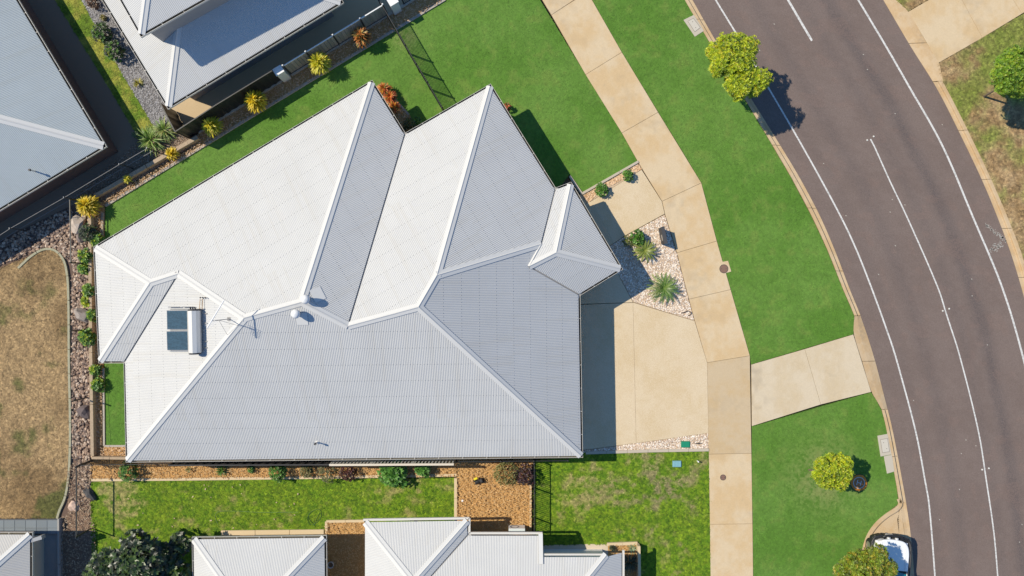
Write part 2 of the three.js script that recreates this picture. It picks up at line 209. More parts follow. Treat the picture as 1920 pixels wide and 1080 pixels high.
// footpath slabs
function slabs(t, name, list, top, material, gap = .012, thick = .12) {
  for (const q of list) { const p = pl(q); part(t, name, plate(insetPts(p, gap / 2), top, thick, .006), material); }
}
function insetPts(p, d) { const a = offset2(p.map(q => [q.x, q.z]), p.map(() => d)); return a.map(q => v3(q[0], 0, q[1])); }
function offset2(p, ds) {                                                     // inward offset of each edge i (from i to i+1)
  const n = p.length; let A = 0; for (let i = 0; i < n; i++) { const a = p[i], b = p[(i + 1) % n]; A += a[0] * b[1] - b[0] * a[1]; } const s = Math.sign(A);
  const L = p.map((a, i) => { const b = p[(i + 1) % n], dx = b[0] - a[0], dy = b[1] - a[1], l = Math.hypot(dx, dy), nx = -dy / l * s, ny = dx / l * s; return [nx, ny, nx * a[0] + ny * a[1] + ds[i]]; });
  return p.map((a, i) => { const u = L[(i + n - 1) % n], v = L[i], D = u[0] * v[1] - u[1] * v[0]; if (Math.abs(D) < 1e-4) return [a[0] + v[0] * ds[i], a[1] + v[1] * ds[i]]; return [(u[2] * v[1] - u[1] * v[2]) / D, (u[0] * v[2] - u[2] * v[0]) / D]; });
}
const footpath = thing('footpath', 'tan concrete footpath of jointed slabs running past the house', 'footpath', v3(0, 0, 0), null, 'structure');
const wornTex = concreteTex([.50, .375, .225], [.51, .37, .205], [.53, .42, .28], 66, .12); wornTex.repeat.set(1 / 5, 1 / 5); const mPathWorn = mat([1, 1, 1], .85, { map: wornTex });
slabs(footpath, 'slab', [[[935, -130], [1030, -150], [1082, -3], [1034, 28]].map((q, i) => i === 0 ? [950, -110] : i === 1 ? [1024, -150] : i === 2 ? [1110, 0].map((v, k) => k ? -16 : 1101) : q),
  [[1034, 28], [1101, -15], [1110, 0], [1166, 98], [1098, 140]], [[1098, 140], [1166, 98], [1234, 210.5], [1166, 249.5]], [[1166, 249.5], [1234, 210.5], [1271, 271], [1315, 343], [1241.5, 377.5], [1196, 303]],
  [[1241.5, 377.5], [1315, 343], [1344, 452], [1269.5, 474], [1247, 401]], [[1269.5, 474], [1344, 452], [1370, 543], [1292, 561]], [[1292, 561], [1370, 543], [1406, 667], [1326, 680], [1303, 602]],
  [[1329, 851.5], [1409, 850], [1411, 982], [1331, 983]], [[1331, 983], [1411, 982], [1413, 1150], [1333, 1150]]], .016, mPath);
slabs(footpath, 'slab', [[[1326, 680], [1406, 667], [1409, 850], [1329, 851.5]]], .016, mPathWorn);
const drv = thing('driveway', 'tan exposed-aggregate driveway in front of the garage', 'driveway', v3(0, 0, 0), null, 'structure');
slabs(drv, 'slab', [[[1187, 567], [1302.5, 602], [1326, 680], [1328.5, 812], [1193, 831]], [[1068, 572], [1187, 567.5], [1193, 831], [1060, 848]], [[1068, 571], [1068, 480], [1140, 484], [1159, 514], [1187, 567]]], .012, mAgg, .007);
const porch = thing('porch_slab', 'tan exposed-aggregate entry slab between the porch and the footpath', 'path', v3(0, 0, 0), null, 'structure');
slabs(porch, 'slab', [[[1040, 410], [1107, 378], [1203, 318], [1241, 377.5], [1246.5, 401], [1172, 442], [1118, 478]]], .014, mAgg);
part(porch, 'step', plate(pl([[1098, 391], [1112, 384], [1150, 456], [1136, 464]]), .1, .1, .01), mat([.52, .42, .28], .85));
const apron = thing('driveway_apron', 'pale concrete driveway apron across the verge to the road', 'driveway', v3(0, 0, 0), null, 'structure');
slabs(apron, 'slab', [[[1409, 683.5], [1509, 654.5], [1539, 758.5], [1410, 799]], [[1509, 654.5], [1600, 627], [1616.5, 680], [1633.5, 735], [1539, 758.5]]], .012, mApron);
const apronR = thing('driveway_apron', 'tan concrete driveway of the opposite lot at the top right corner', 'driveway', v3(0, 0, 0), null, 'structure');
slabs(apronR, 'slab', [[[1703, 22], [1765, -14], [1804, 0], [1842, 71], [1760, 118]], [[1768, -16], [1860, -66], [1916, 26], [1842, 71], [1804, 0]], [[1860, -66], [1990, -140], [2040, -50], [1916, 26]]], .012, mPath);

// ------------------------------------------------------------------ lawns and beds
const houseFoot = pl([[190, 465], [698, 168], [745, 250], [905, 180], [1030, 352], [1060, 345], [1150, 505], [1075, 550], [1078, 835], [245, 845], [240, 670], [195, 670]]);
lawn('lawn', 'smooth mown lawn wrapping the north side of the main house', 'front', [[198, 388], [836, -1], [900, -60], [980, -60], [1012.5, 0], [1098, 140], [1166, 250], [1195, 302], [1090.5, 361], [1068, 326], [1000, 420], [600, 520], [240, 540], [196, 500]], 0, 220, [houseFoot]);
lawn('lawn', 'smooth mown verge lawn between footpath and road, above the driveway apron', 'front', [[1030, -130], [1200, -160], [1250, -60], [1283.5, 0], [1333, 85], [1389, 175], [1446, 270], [1484, 335], [1521, 405], [1552, 472], [1579, 540], [1601.5, 592], [1600, 626.5], [1408.5, 683], [1406.5, 667], [1370.5, 543], [1344.5, 452], [1315.5, 343], [1271.5, 270], [1234.5, 210], [1166.5, 98], [1110.5, 0]], 0, 220);
lawn('lawn', 'smooth mown verge lawn below the driveway apron with the landing pad on it', 'front', [[1410, 800], [1633, 736], [1643, 750], [1653, 770], [1661, 800], [1679.5, 905], [1684, 938], [1683, 946], [1662, 962], [1643, 978], [1629, 997], [1621, 1015], [1616, 1040], [1613, 1080], [1611, 1140], [1413.5, 1140], [1411.5, 983], [1409.5, 851]], 0, 220);
lawn('lawn', 'narrow strip of smooth lawn at the left end of the main house', 'front', [[196, 660], [260, 660], [260, 835], [197, 835]], .0, 220);
lawn('lawn', 'rough patchy back lawn below the main house', 'rough', [[170, 901], [852, 897], [852, 990], [700, 1000], [681, 976], [612, 976], [610, 997], [416, 999], [416, 1012], [380, 1020], [380, 1140], [181, 1140], [171, 1000]], .0, 260);
lawn('lawn', 'rough lawn with bare brown patches left of the footpath at the bottom', 'rough', [[1001, 866], [1060, 848], [1150, 848], [1328.5, 846.5], [1331, 983], [1333, 1140], [1203, 1140], [1201, 1018], [1017, 1022], [1001, 1010]], .0, 260);
lawn('dry_grass', 'dry brown grass field on the vacant lot at the left', 'field', [[-140, 520], [0, 503], [50, 484], [85, 468], [105, 472], [121, 488], [128, 520], [130, 800], [127, 900], [114, 950], [108, 971], [-140, 971]], .03, 240, [], 'field');
lawn('verge', 'dry brown and green verge on the far side of the road', 'verge', [[1766, 151], [1763, 135], [1760, 119], [1842, 71.5], [1917, 27], [2060, -60], [2200, 300], [2200, 1250], [2038, 1250], [2006, 900], [1968, 680], [1936, 540], [1889, 405], [1828, 270], [1776, 167]], 0, 240, [], 'verge');
lawn('verge', 'small triangle of green grass above the opposite driveway', 'verge', [[1641, -66], [1678, -1], [1702.5, 21.5], [1763, -15], [1720, -90]], 0, 240, [], 'verge');
lawn('lawn', 'narrow yellow-green lawn strip between the two houses at the top left', 'strip', [[40, -110], [78, -110], [152, 0], [185, 60], [235, 150], [275, 215], [292, 245], [262, 262], [205, 166], [150, 76], [103, 0]], .0, 240);
// soil/paving sheets under beds
function sheet(name, label, cat, pts, top, material, thick = .2) { const m = sh(new THREE.Mesh(plate(pl(pts), top, thick), material)); m.name = numbered(name); tag(m, label, cat, null, 'structure'); scene.add(m); return m; }
const mMulchBase = mat([.48, .275, .1], .95, { map: null }), mGravelBase = mat([.5, .38, .26], .95), mGreyBase = mat([.2, .19, .19], .95), mRockBase = mat([.13, .085, .065], .95);
const bedW = [[165, 372], [196, 389], [195, 470], [230, 470], [230, 640], [193, 640], [192, 838], [260, 838], [260, 857], [172, 857]];
const bedN = [[180, 386], [366, 272], [372, 250], [740, 22], [775, 0], [830, -34], [850, -15], [836, -1], [198, 388]];
const bedS = [[171, 862], [260, 850], [1000, 845], [1000, 870], [856, 871], [856, 893], [171, 898]];
const yardM = [[857, 866], [997, 866], [997, 1006], [857, 1000]];
sheet('garden_bed', 'mulched garden bed along the north-west boundary with crotons', 'garden bed', bedN, -.03, mMulchBase);
sheet('garden_bed', 'mulched garden bed at the left end of the main house', 'garden bed', bedW, -.035, mMulchBase);
sheet('garden_bed', 'long orange-mulched bed along the bottom wall of the main house', 'garden bed', bedS, -.03, mMulchBase);
sheet('mulch_yard', 'square yard of orange wood-chip mulch at the bottom centre', 'mulch yard', yardM, -.034, mMulchBase);
sheet('gravel_bed', 'pale pebble bed with two cycads beside the footpath', 'gravel bed', [[1172, 443], [1246.5, 402], [1269, 475], [1291.5, 562], [1302, 601.5], [1187.5, 566.5], [1159, 513], [1130, 470]], -.02, mGravelBase);
sheet('gravel_bed', 'thin pebble strip along the edge of the entry slab', 'gravel bed', [[1088, 364], [1196, 303.5], [1203.5, 317.5], [1107, 377.5], [1085, 392]], -.022, mGravelBase);
sheet('gravel_bed', 'wedge-shaped pebble strip below the driveway', 'gravel bed', [[1060, 849], [1193, 831.5], [1328.5, 812.5], [1329, 843], [1150, 845], [1060, 852]], -.024, mGravelBase);
const greyStrip = [[78, -112], [130, -130], [190, 0], [318, 205], [338, 246], [296, 250], [235, 150], [185, 60], [152, 0]];
sheet('gravel_strip', 'grey gravel strip beside the two-storey house at the top left', 'gravel bed', greyStrip, -.02, mGreyBase);
const brownBed = [[262, 262], [292, 245], [338, 246], [372, 252], [366, 270], [180, 384], [160, 380], [130, 378]];
sheet('garden_bed', 'brown mulch ground with strappy plants above the boundary wall', 'garden bed', brownBed, -.026, mat([.22, .16, .115], .95));
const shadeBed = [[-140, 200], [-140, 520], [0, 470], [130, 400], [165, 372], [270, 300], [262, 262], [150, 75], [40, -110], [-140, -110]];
sheet('garden_bed', 'bare brown ground under the shade of the house at the far left', 'ground', shadeBed, -.04, mat([.22, .16, .115], .95));  // shadow edge built into the ground: lawn stops there, brown fills the shaded part
const rocksArea = [[-140, 540], [0, 450], [128, 388], [165, 372], [167, 500], [170, 700], [173, 862], [172, 1000], [120, 1000], [112, 970], [131, 900], [134, 800], [131, 520], [122, 486], [105, 468], [85, 464], [50, 482], [0, 502]];
sheet('rock_bank', 'brown soil of the rock bank along the left boundary', 'ground', rocksArea, -.03, mRockBase);
const pavB = sheet('paving', 'tan concrete paving on the lower side of the two-storey house', 'paving', [[312, 208], [330, 190], [560, 20], [760, -110], [840, -60], [775, 0], [545, 142], [372, 250], [340, 247]], -.012, mat([.5, .38, .235], .85, { map: null }));
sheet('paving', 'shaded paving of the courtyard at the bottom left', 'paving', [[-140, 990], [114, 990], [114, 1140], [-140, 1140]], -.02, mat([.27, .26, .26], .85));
sheet('garden_bed', 'brown soil beside the dark fence at the bottom left', 'ground', [[112, 972], [172, 950], [181, 998], [181, 1140], [112, 1140]], -.025, mat([.2, .13, .09], .95));
sheet('mulch_yard', 'shaded mulch court between the two houses at the bottom', 'mulch yard', [[610, 978], [690, 978], [690, 1140], [600, 1140]], -.03, mMulchBase);
sheet('mulch_yard', 'shaded mulch court at the right end of the bottom house', 'mulch yard', [[1125, 1020], [1196, 1020], [1200, 1140], [1125, 1140]], -.03, mMulchBase);
sheet('paving', 'tan paving strip beside the bottom right house', 'paving', [[1017, 1019], [1140, 1019], [1140, 1060], [1017, 1060]], -.02, mat([.55, .46, .35], .85));

// scattered loose stuff
const rg = rng(77);
const chip = merge([new THREE.BoxGeometry(.042, .005, .015), new THREE.BoxGeometry(.03, .005, .012).rotateY(1.1).translate(.02, .008, .01)]);
function pebble(seed, sy = .6) { const r = rng(seed), g = new THREE.IcosahedronGeometry(1, 1), p = g.attributes.position, k = new Map(); for (let i = 0; i < p.count; i++) { const key = [p.getX(i).toFixed(3), p.getY(i).toFixed(3), p.getZ(i).toFixed(3)].join(); if (!k.has(key)) k.set(key, .75 + .4 * r()); const s = k.get(key); p.setXYZ(i, p.getX(i) * s, p.getY(i) * s * sy, p.getZ(i) * s); } g.computeVertexNormals(); return g; }
function rockGeo(seed) { const r = rng(seed), g = new THREE.IcosahedronGeometry(1, 0), p = g.attributes.position, k = new Map(); for (let i = 0; i < p.count; i++) { const key = [p.getX(i).toFixed(3), p.getY(i).toFixed(3), p.getZ(i).toFixed(3)].join(); if (!k.has(key)) k.set(key, .65 + .6 * r()); const s = k.get(key); p.setXYZ(i, p.getX(i) * s, p.getY(i) * s * .75, p.getZ(i) * s); } g.computeVertexNormals(); return g; }
const mLoose = mat([1, 1, 1], .9);
function loose(name, label, cat, list, dens, geo, size, y, cols, holes = [], dark = 0) {
  const pts = []; for (const q of [list].flat(list[0][0][0] !== undefined ? 1 : 0)) pts.push(...scatter(pl(q), dens, rg, holes));
  const m = inst(name, geo, mLoose, pts, (p, i, d) => { const s = size * (.55 + .9 * rg()); d.position.y = y + s * .1 + rg() * .012; d.rotation.set((rg() - .5) * .35, rg() * 6.28, (rg() - .5) * .35); d.scale.setScalar(s); }, () => { const c = cols[Math.floor(rg() * cols.length)], k = .8 + .4 * rg(); return c.map(v => v * k); });
  return tag(m, label, cat, null, 'stuff');
}
const orange = [[.58, .35, .14], [.64, .41, .18], [.52, .29, .11], [.68, .46, .23], [.55, .32, .12]], tanM = [[.55, .36, .2], [.64, .45, .28], [.44, .26, .13], [.7, .5, .33]];
loose('mulch', 'orange wood chips covering the bed below the main house', 'mulch', [bedS], 420, chip, 1, -.03, orange);
loose('mulch', 'orange wood chips covering the square yard at the bottom centre', 'mulch', [yardM], 420, chip, 1, -.034, orange);
loose('mulch', 'pale orange wood chips in the north-west boundary bed', 'mulch', [bedN], 420, chip, 1, -.03, tanM);
loose('mulch', 'pale orange wood chips in the bed at the left end of the house', 'mulch', [bedW], 420, chip, 1, -.035, tanM);
loose('mulch', 'wood chips in the shaded court between the bottom houses', 'mulch', [[[610, 978], [690, 978], [690, 1100], [610, 1100]]], 400, chip, 1, -.03, orange);
loose('mulch', 'wood chips in the planter at the right end of the bottom house', 'mulch', [[[1138, 1020], [1196, 1020], [1200, 1100], [1160, 1100]]], 400, chip, 1, -.03, orange);
loose('mulch', 'brown wood chips on the ground above the boundary wall', 'mulch', [brownBed], 380, chip, .9, -.026, [[.28, .2, .14], [.35, .27, .2], [.2, .13, .09], [.4, .32, .25]]);
loose('mulch', 'coarse brown litter on the soil at the foot of the rock bank', 'mulch', [[[114, 972], [140, 952], [172, 945], [181, 998], [181, 1100], [116, 1100]], [[128, 880], [146, 862], [172, 862], [172, 960], [130, 960]]], 260, chip, 1.1, -.025, [[.3, .2, .13], [.4, .29, .2], [.22, .14, .09], [.46, .36, .26]]);
const peb = pebble(3), whiteP = [[.68, .56, .44], [.6, .46, .33], [.72, .64, .55], [.5, .36, .25], [.78, .7, .62], [.42, .32, .25]];
const gb1 = [[1172, 444], [1246, 403], [1268.5, 475], [1291, 562], [1301, 600], [1188, 565], [1159, 512], [1130, 470]];
loose('gravel', 'pale cream pebbles filling the bed with the two cycads', 'gravel', [gb1], 900, peb, .03, -.02, whiteP);
loose('gravel', 'pale cream pebbles along the edge of the entry slab', 'gravel', [[[1088, 365], [1195.5, 304.5], [1203, 317], [1170, 336], [1122, 360], [1108, 376], [1090, 388]]], 900, peb, .03, -.022, tanM);
loose('gravel', 'pale cream pebbles in the wedge below the driveway', 'gravel', [[[1070, 849], [1193, 832], [1328, 813], [1328, 842], [1150, 844], [1070, 850]]], 900, peb, .03, -.024, whiteP);
loose('gravel', 'grey gravel beside the two-storey house', 'gravel', [greyStrip], 800, peb, .028, -.02, [[.22, .21, .21], [.3, .29, .29], [.16, .15, .15], [.36, .35, .36]]);
const bushy = pl([[148, 425], [196, 440], [196, 470], [148, 460]]);
loose('rubble', 'loose pinkish-brown rocks heaped along the left boundary bank', 'rocks', [[[0, 452], [128, 392], [160, 400], [165, 500], [140, 500], [122, 484], [105, 466], [85, 462], [50, 478], [0, 496]], [[137, 500], [166, 500], [170, 862], [134, 862], [135, 520]], [[146, 862], [171, 862], [171, 940], [140, 940]], [[-60, 485], [0, 452], [0, 496], [-60, 525]]], 150, rockGeo(9), .068, -.01, [[.33, .225, .16], [.24, .165, .125], [.42, .305, .225], [.14, .1, .085], [.48, .38, .3]], []);
// grass blades
{ const gs = [], r = rng(4); for (let i = 0; i < 7; i++) { const a = i * 2.4, l = .05 + .03 * r(), w = .01, t = .75 + .25 * r(), g = new THREE.BufferGeometry(), dx = Math.cos(a), dz = Math.sin(a), ox = (r() - .5) * .05, oz = (r() - .5) * .05;
  g.setAttribute('position', new THREE.Float32BufferAttribute([ox + dz * w, 0, oz - dx * w, ox - dz * w, 0, oz + dx * w, ox + dx * l * t, l * (1.12 - t) * .6, oz + dz * l * t], 3)); g.setAttribute('normal', new THREE.Float32BufferAttribute([0, 1, 0, 0, 1, 0, dx * .2, 1, dz * .2], 3)); g.setAttribute('uv', new THREE.Float32BufferAttribute([0, 0, 0, 0, 0, 0], 2)); gs.push(g); }
  const tuft = merge(gs), mg = mat([1, 1, 1], .9), what = { front: ['short green blades of the ', 'grass'], rough: ['uneven green and straw blades of the ', 'grass'], field: ['dry brown blades of the ', 'dry grass'], verge: ['mixed brown and green blades of the ', 'grass'], strip: ['yellow-green blades of the ', 'grass'] }, size = { front: .75, rough: 1.25, field: 1.3, verge: 1.15, strip: 1.2 };
  for (const q of polyGrass) { const pts = scatter(q.poly, q.tuft, rg, q.holes).filter(p => Math.abs(p.x) < 28 && Math.abs(p.z) < 16.5), fn = KIND[q.kind];
    const m = inst('grass', tuft, mg, pts, (p, i, d) => { d.position.y = q.top; d.rotation.set((rg() - .5) * .4, rg() * 6.28, (rg() - .5) * .4); const s = size[q.kind] * (.6 + .8 * rg()); d.scale.set(s, s, s); }, p => { const c = fn(p.x, p.z), w = q.kind === 'front' ? .35 : .95, k = 1.12 - w / 2 + w * rg(); return c.map(v => Math.min(1, v * k)); });
    tag(m, (what[q.kind][0] + q.label).split(' ').slice(0, 16).join(' '), what[q.kind][1], null, 'stuff'); } }

// ------------------------------------------------------------------ houses
function planeOf(ps) {                                                        // least-squares y = a x + b z + c
  let S = [[0, 0, 0], [0, 0, 0], [0, 0, 0]], R = [0, 0, 0]; for (const p of ps) { const q = [p.x, p.z, 1]; for (let i = 0; i < 3; i++) { R[i] += q[i] * p.y; for (let j = 0; j < 3; j++) S[i][j] += q[i] * q[j]; } }
  const m = new THREE.Matrix3().set(...S.flat()).invert(), v = v3(...R).applyMatrix3(m); return { a: v.x, b: v.y, c: v.z, y: (x, z) => v.x * x + v.y * z + v.z, n: v3(-v.x, 1, -v.y).normalize() };
}
const PITCH = .076, AMP = .0065, SEG = 6;
function corrugated(poly2, pln) {                                            // wavy sheet laid on the plane inside the polygon
  const g = Math.hypot(pln.a, pln.b), s = [-pln.a / g, -pln.b / g], u = [-s[1], s[0]], U = poly2.map(p => p[0] * u[0] + p[1] * u[1]), Vv = poly2.map(p => p[0] * s[0] + p[1] * s[1]);
  const u0 = Math.min(...U), u1 = Math.max(...U), st = PITCH / SEG, cuts = []; for (let k = Math.ceil(u0 / st); k * st < u1; k++) cuts.push(k * st); cuts.push(...U); cuts.sort((a, b) => a - b);
  const pos = [], nor = [], uv = [], N = pln.n, Uv = v3(u[0], 0, u[1]), n = poly2.length;
  const cross = x => { const o = []; for (let i = 0; i < n; i++) { const a = U[i], b = U[(i + 1) % n]; if ((a > x) !== (b > x)) o.push([i]); } return o; };
  const at = (i, x) => { const a = U[i], b = U[(i + 1) % n]; return Vv[i] + (Vv[(i + 1) % n] - Vv[i]) * (x - a) / (b - a); };
  const put = (x, v) => { const ph = x / PITCH * 2 * Math.PI, h = AMP * Math.cos(ph), dh = -AMP * Math.sin(ph) * 2 * Math.PI / PITCH, X = x * u[0] + v * s[0], Z = x * u[1] + v * s[1]; pos.push(X + N.x * h, pln.y(X, Z) + N.y * h, Z + N.z * h); const q = N.clone().addScaledVector(Uv, -dh).normalize(); nor.push(q.x, q.y, q.z); uv.push(x, v); };
  for (let k = 0; k < cuts.length - 1; k++) { const a = cuts[k], b = cuts[k + 1]; if (b - a < 1e-6) continue; const m = (a + b) / 2, es = cross(m).map(e => e[0]).sort((p, q) => at(p, m) - at(q, m));
    for (let j = 0; j + 1 < es.length; j += 2) { const v00 = at(es[j], a), v01 = at(es[j], b), v10 = at(es[j + 1], a), v11 = at(es[j + 1], b); put(a, v00); put(b, v11); put(a, v10); put(a, v00); put(b, v01); put(b, v11); } }
  const G = new THREE.BufferGeometry(); G.setAttribute('position', new THREE.Float32BufferAttribute(pos, 3)); G.setAttribute('normal', new THREE.Float32BufferAttribute(nor, 3)); G.setAttribute('uv', new THREE.Float32BufferAttribute(uv, 2)); return { G, s, u };
}
function capGeo(p, q, n1, n2, d1, d2, w) {                                    // folded ridge capping; d1, d2 point down each slope
  const end = (o, e) => { const w1 = d1.clone().multiplyScalar(w), w2 = d2.clone().multiplyScalar(w), L = .03; return [o.clone().add(w1).addScaledVector(n1, .0), o.clone().add(w1).addScaledVector(n1, L), o.clone().addScaledVector(d1, .035).addScaledVector(n1, L + .006), o.clone().add(v3(0, L + .035, 0)), o.clone().addScaledVector(d2, .035).addScaledVector(n2, L + .006), o.clone().add(w2).addScaledVector(n2, L), o.clone().add(w2).addScaledVector(n2, .0)]; };
  return flatGrid([end(p), end(q)]);
}
function buildRoof(house, V, faces, o = {}) {
  const roof = sub(house, 'roof', wpos(house)), mR = o.mat || mRoof, names = Object.keys(faces), info = {}, edges = {};
  for (const f of names) { const ids = faces[f], ps = ids.map(i => V[i]); info[f] = { ids, pln: planeOf(ps), cen: ps.reduce((a, p) => a.clone().add(p), v3(0, 0, 0)).multiplyScalar(1 / ps.length) }; ids.forEach((a, i) => { const b = ids[(i + 1) % ids.length], k = [a, b].sort().join('|'); (edges[k] = edges[k] || []).push(f); }); }
  const kind = (f, a, b) => { const k = edges[[a, b].sort().join('|')]; if (k.length < 2) return (o.cut && o.cut.includes([a, b].sort().join('|'))) ? 'cut' : 'eave'; const g = k[0] === f ? k[1] : k[0]; return info[f].cen.y < info[g].pln.y(info[f].cen.x, info[f].cen.z) ? 'ridge' : 'valley'; };
  const screws = [], sg = new THREE.CylinderGeometry(.014, .021, .014, 5);
  for (const f of names) {
    const { ids, pln } = info[f], p2 = ids.map(i => [V[i].x, V[i].z]), ds = ids.map((a, i) => ({ eave: .095, ridge: .0, valley: .035, cut: 0 }[kind(f, a, ids[(i + 1) % ids.length])])), q2 = offset2(p2, ds), { G, s, u } = corrugated(q2, pln);
    part(roof, 'roof_face', G, mR);
    if (o.screws) { const U = q2.map(p => p[0] * u[0] + p[1] * u[1]), W = q2.map(p => p[0] * s[0] + p[1] * s[1]), poly = q2.map(p => v3(p[0], 0, p[1])); for (let v = Math.max(...W) - .12; v > Math.min(...W); v -= .76) for (let k = Math.ceil(Math.min(...U) / PITCH / 2); k * PITCH * 2 < Math.max(...U); k++) { const x = k * PITCH * 2, X = x * u[0] + v * s[0], Z = x * u[1] + v * s[1]; if (inside(v3(X, 0, Z), poly)) screws.push(sg.clone().translate(X, pln.y(X, Z) + AMP + .004, Z)); } }
  }
  if (screws.length) { part(roof, 'roof_screws', merge(screws), mat([.36, .36, .36], .5)).userData.kind = 'stuff'; }
  for (const k in edges) { const [a, b] = k.split('|'), fs = edges[k], A = V[a], B = V[b];
    if (fs.length === 2) { const [f, g] = fs, e = B.clone().sub(A).normalize(), kd = kind(f, a, b), dd = F => { let d = info[F].pln.n.clone().cross(e).normalize(); const m = A.clone().add(B).multiplyScalar(.5); if (d.dot(info[F].cen.clone().sub(m)) < 0) d.negate(); return d; };
      const d1 = dd(f), d2 = dd(g), n1 = info[f].pln.n, n2 = info[g].pln.n;
      if (kd === 'ridge') { const p = A.clone(), q = B.clone(); const low = h => Math.abs(h.y - o.eave) < .02; if (low(p)) p.addScaledVector(e, .14); if (low(q)) q.addScaledVector(e, -.14); part(roof, 'ridge_cap', capGeo(p, q, n1, n2, d1, d2, o.cap || .17), mCap); }
      else part(roof, 'valley_gutter', flatGrid([A, B].map(h => [h.clone().addScaledVector(d1, .16).addScaledVector(n1, -.02), h.clone().add(v3(0, -.05, 0)), h.clone().addScaledVector(d2, .16).addScaledVector(n2, -.02)])), mFascia); }
    else if (!(o.cut && o.cut.includes(k))) { }
  }
  return { roof, info };
}
const mTrough = mat([.1, .09, .07], .9);  // dark colour for leaf debris, also paints the shaded gap inside the gutter
function eaves(roof, pts, e, open) {                                          // gutters and fascia round the eave line
  const p2 = pts.map(p => [p.x, p.z]), ring = d => offset2(p2, p2.map(() => d)), r0 = ring(0), r1 = ring(.012), r2 = ring(.115), n = p2.length;
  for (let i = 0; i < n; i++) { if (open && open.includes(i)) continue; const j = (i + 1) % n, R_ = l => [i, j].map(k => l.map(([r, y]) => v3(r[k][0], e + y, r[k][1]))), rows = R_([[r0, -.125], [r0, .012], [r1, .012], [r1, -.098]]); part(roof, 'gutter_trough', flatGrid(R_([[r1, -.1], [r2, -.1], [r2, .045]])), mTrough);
    part(roof, 'gutter', flatGrid(rows), mGutter);
    const a = v3(r0[i][0], e, r0[i][1]), b = v3(r0[j][0], e, r0[j][1]), L = a.distanceTo(b), N = Math.floor(L / 1.15), d = b.clone().sub(a).normalize(), m = v3((r2[i][0] - r0[i][0]), 0, (r2[i][1] - r0[i][1])), inn = v3(-d.z, 0, d.x); if (inn.dot(m) < 0) inn.negate();
    for (let k = 1; k <= N; k++) { const c = a.clone().addScaledVector(d, L * k / (N + 1)); part(roof, 'gutter_strap', beam(c.clone().addScaledVector(inn, .004), c.clone().addScaledVector(inn, .1), .018, .006).translate(0, .006, 0), mGutter); } }
}
function walls(house, pts, inset, top, material) { const q = offset2(pts.map(p => [p.x, p.z]), pts.map(() => inset)).map(p => v3(p[0], 0, p[1])); part(house, 'wall', plate(q, top, top + .2), material); return q; }
function opening(house, a, b, t, w, y0, y1, depth, frameMat, fillMat, name, panes = 2) { // a framed opening on wall line a-b at fraction t
  const d = b.clone().sub(a).setY(0).normalize(), c = a.clone().lerp(b, t), n = v3(d.z, 0, -d.x), s = n.clone().multiplyScalar(depth), l = c.clone().addScaledVector(d, -w / 2).add(s), r = c.clone().addScaledVector(d, w / 2).add(s), at = (p, y) => p.clone().setY(y);
  const g = sub(house, name, at(c, y0)); part(g, 'frame', merge([beam(at(l, y0), at(r, y0), .07, .06), beam(at(l, y1), at(r, y1), .07, .06), ...range(0, 1, 1 / panes).map(k => bar(at(l.clone().lerp(r, k), y0), at(l.clone().lerp(r, k), y1), .03, .03, 4))]), frameMat);
  for (let k = 0; k < panes; k++) part(g, name === 'window' ? 'pane' : 'panel', beam(at(l.clone().lerp(r, k / panes), (y0 + y1) / 2), at(l.clone().lerp(r, (k + 1) / panes), (y0 + y1) / 2), .03, y1 - y0 - .05), fillMat); }
// main house
const EH = 2.35;
const HV = { A: P(175, 463, EH), B: P(698, 150, EH), C: P(760, 249, EH), D: P(920, 157, EH), E: P(1042, 352, EH), F: P(1071, 341, EH), G: P(1168, 505, EH), H: P(1088, 554, EH), I: P(1093, 858, EH), J: P(236, 867, EH), K: P(232, 681, EH), L: P(185, 681, EH),
  v1: P(282, 530, 3.99), v2: P(335, 513, 4.17), v3: P(458.3, 596, 5.96), v4: P(565.5, 566.3, 6.31), v5: P(652.7, 611.2, 5.76), v6: P(784.8, 575.5, 6.18), v7: P(819.2, 516.3, 5.78), v8: P(1015, 457.4, 3.36), v9: P(992, 499.3, 3.68), v10: P(1042.8, 473.5, 3.62) };
const house = thing('house', 'large white hip-roofed house with many ridges, in the middle of the picture', 'house', P(600, 560));
const hb = buildRoof(house, HV, { f1: ['A', 'B', 'v4', 'v3', 'v2', 'v1'], f2: ['B', 'C', 'v5', 'v4'], f3: ['C', 'D', 'v7', 'v6', 'v5'], f4: ['D', 'E', 'v8', 'v7'], f5: ['E', 'F', 'v10', 'v9', 'v8'], f6: ['F', 'G', 'v10'], f7: ['G', 'H', 'v9', 'v10'], f8: ['H', 'I', 'v6', 'v7', 'v8', 'v9'], f9: ['I', 'J', 'v3', 'v4', 'v5', 'v6'], f10: ['J', 'K', 'v2', 'v3'], f11: ['K', 'L', 'v1', 'v2'], f12: ['L', 'A', 'v1'] }, { eave: EH, screws: true });
const HE = 'ABCDEFGHIJKL'.split('').map(k => HV[k]); eaves(hb.roof, HE, EH);
const hw = walls(house, HE, .42, EH - .02, mWallCream);
opening(house, hw[7], hw[8], .45, 4.8, .05, 2.15, -.02, mFascia, mat([.55, .53, .5], .6), 'garage_door', 1);
opening(house, hw[5], hw[6], .55, 1.2, .1, 2.1, -.02, mWhite, mat([.2, .1, .05], .5), 'front_door', 1);
opening(house, hw[3], hw[4], .5, 2.2, .9, 2.1, -.02, mWhite, mWindow, 'window'); opening(house, hw[8], hw[9], .3, 1.8, .9, 2.1, -.02, mWhite, mWindow, 'window'); opening(house, hw[0], hw[1], .5, 2.4, .6, 2.1, -.02, mWhite, mWindow, 'window', 3);
const faceY = (f, x, z) => hb.info[f].pln.y(x, z);
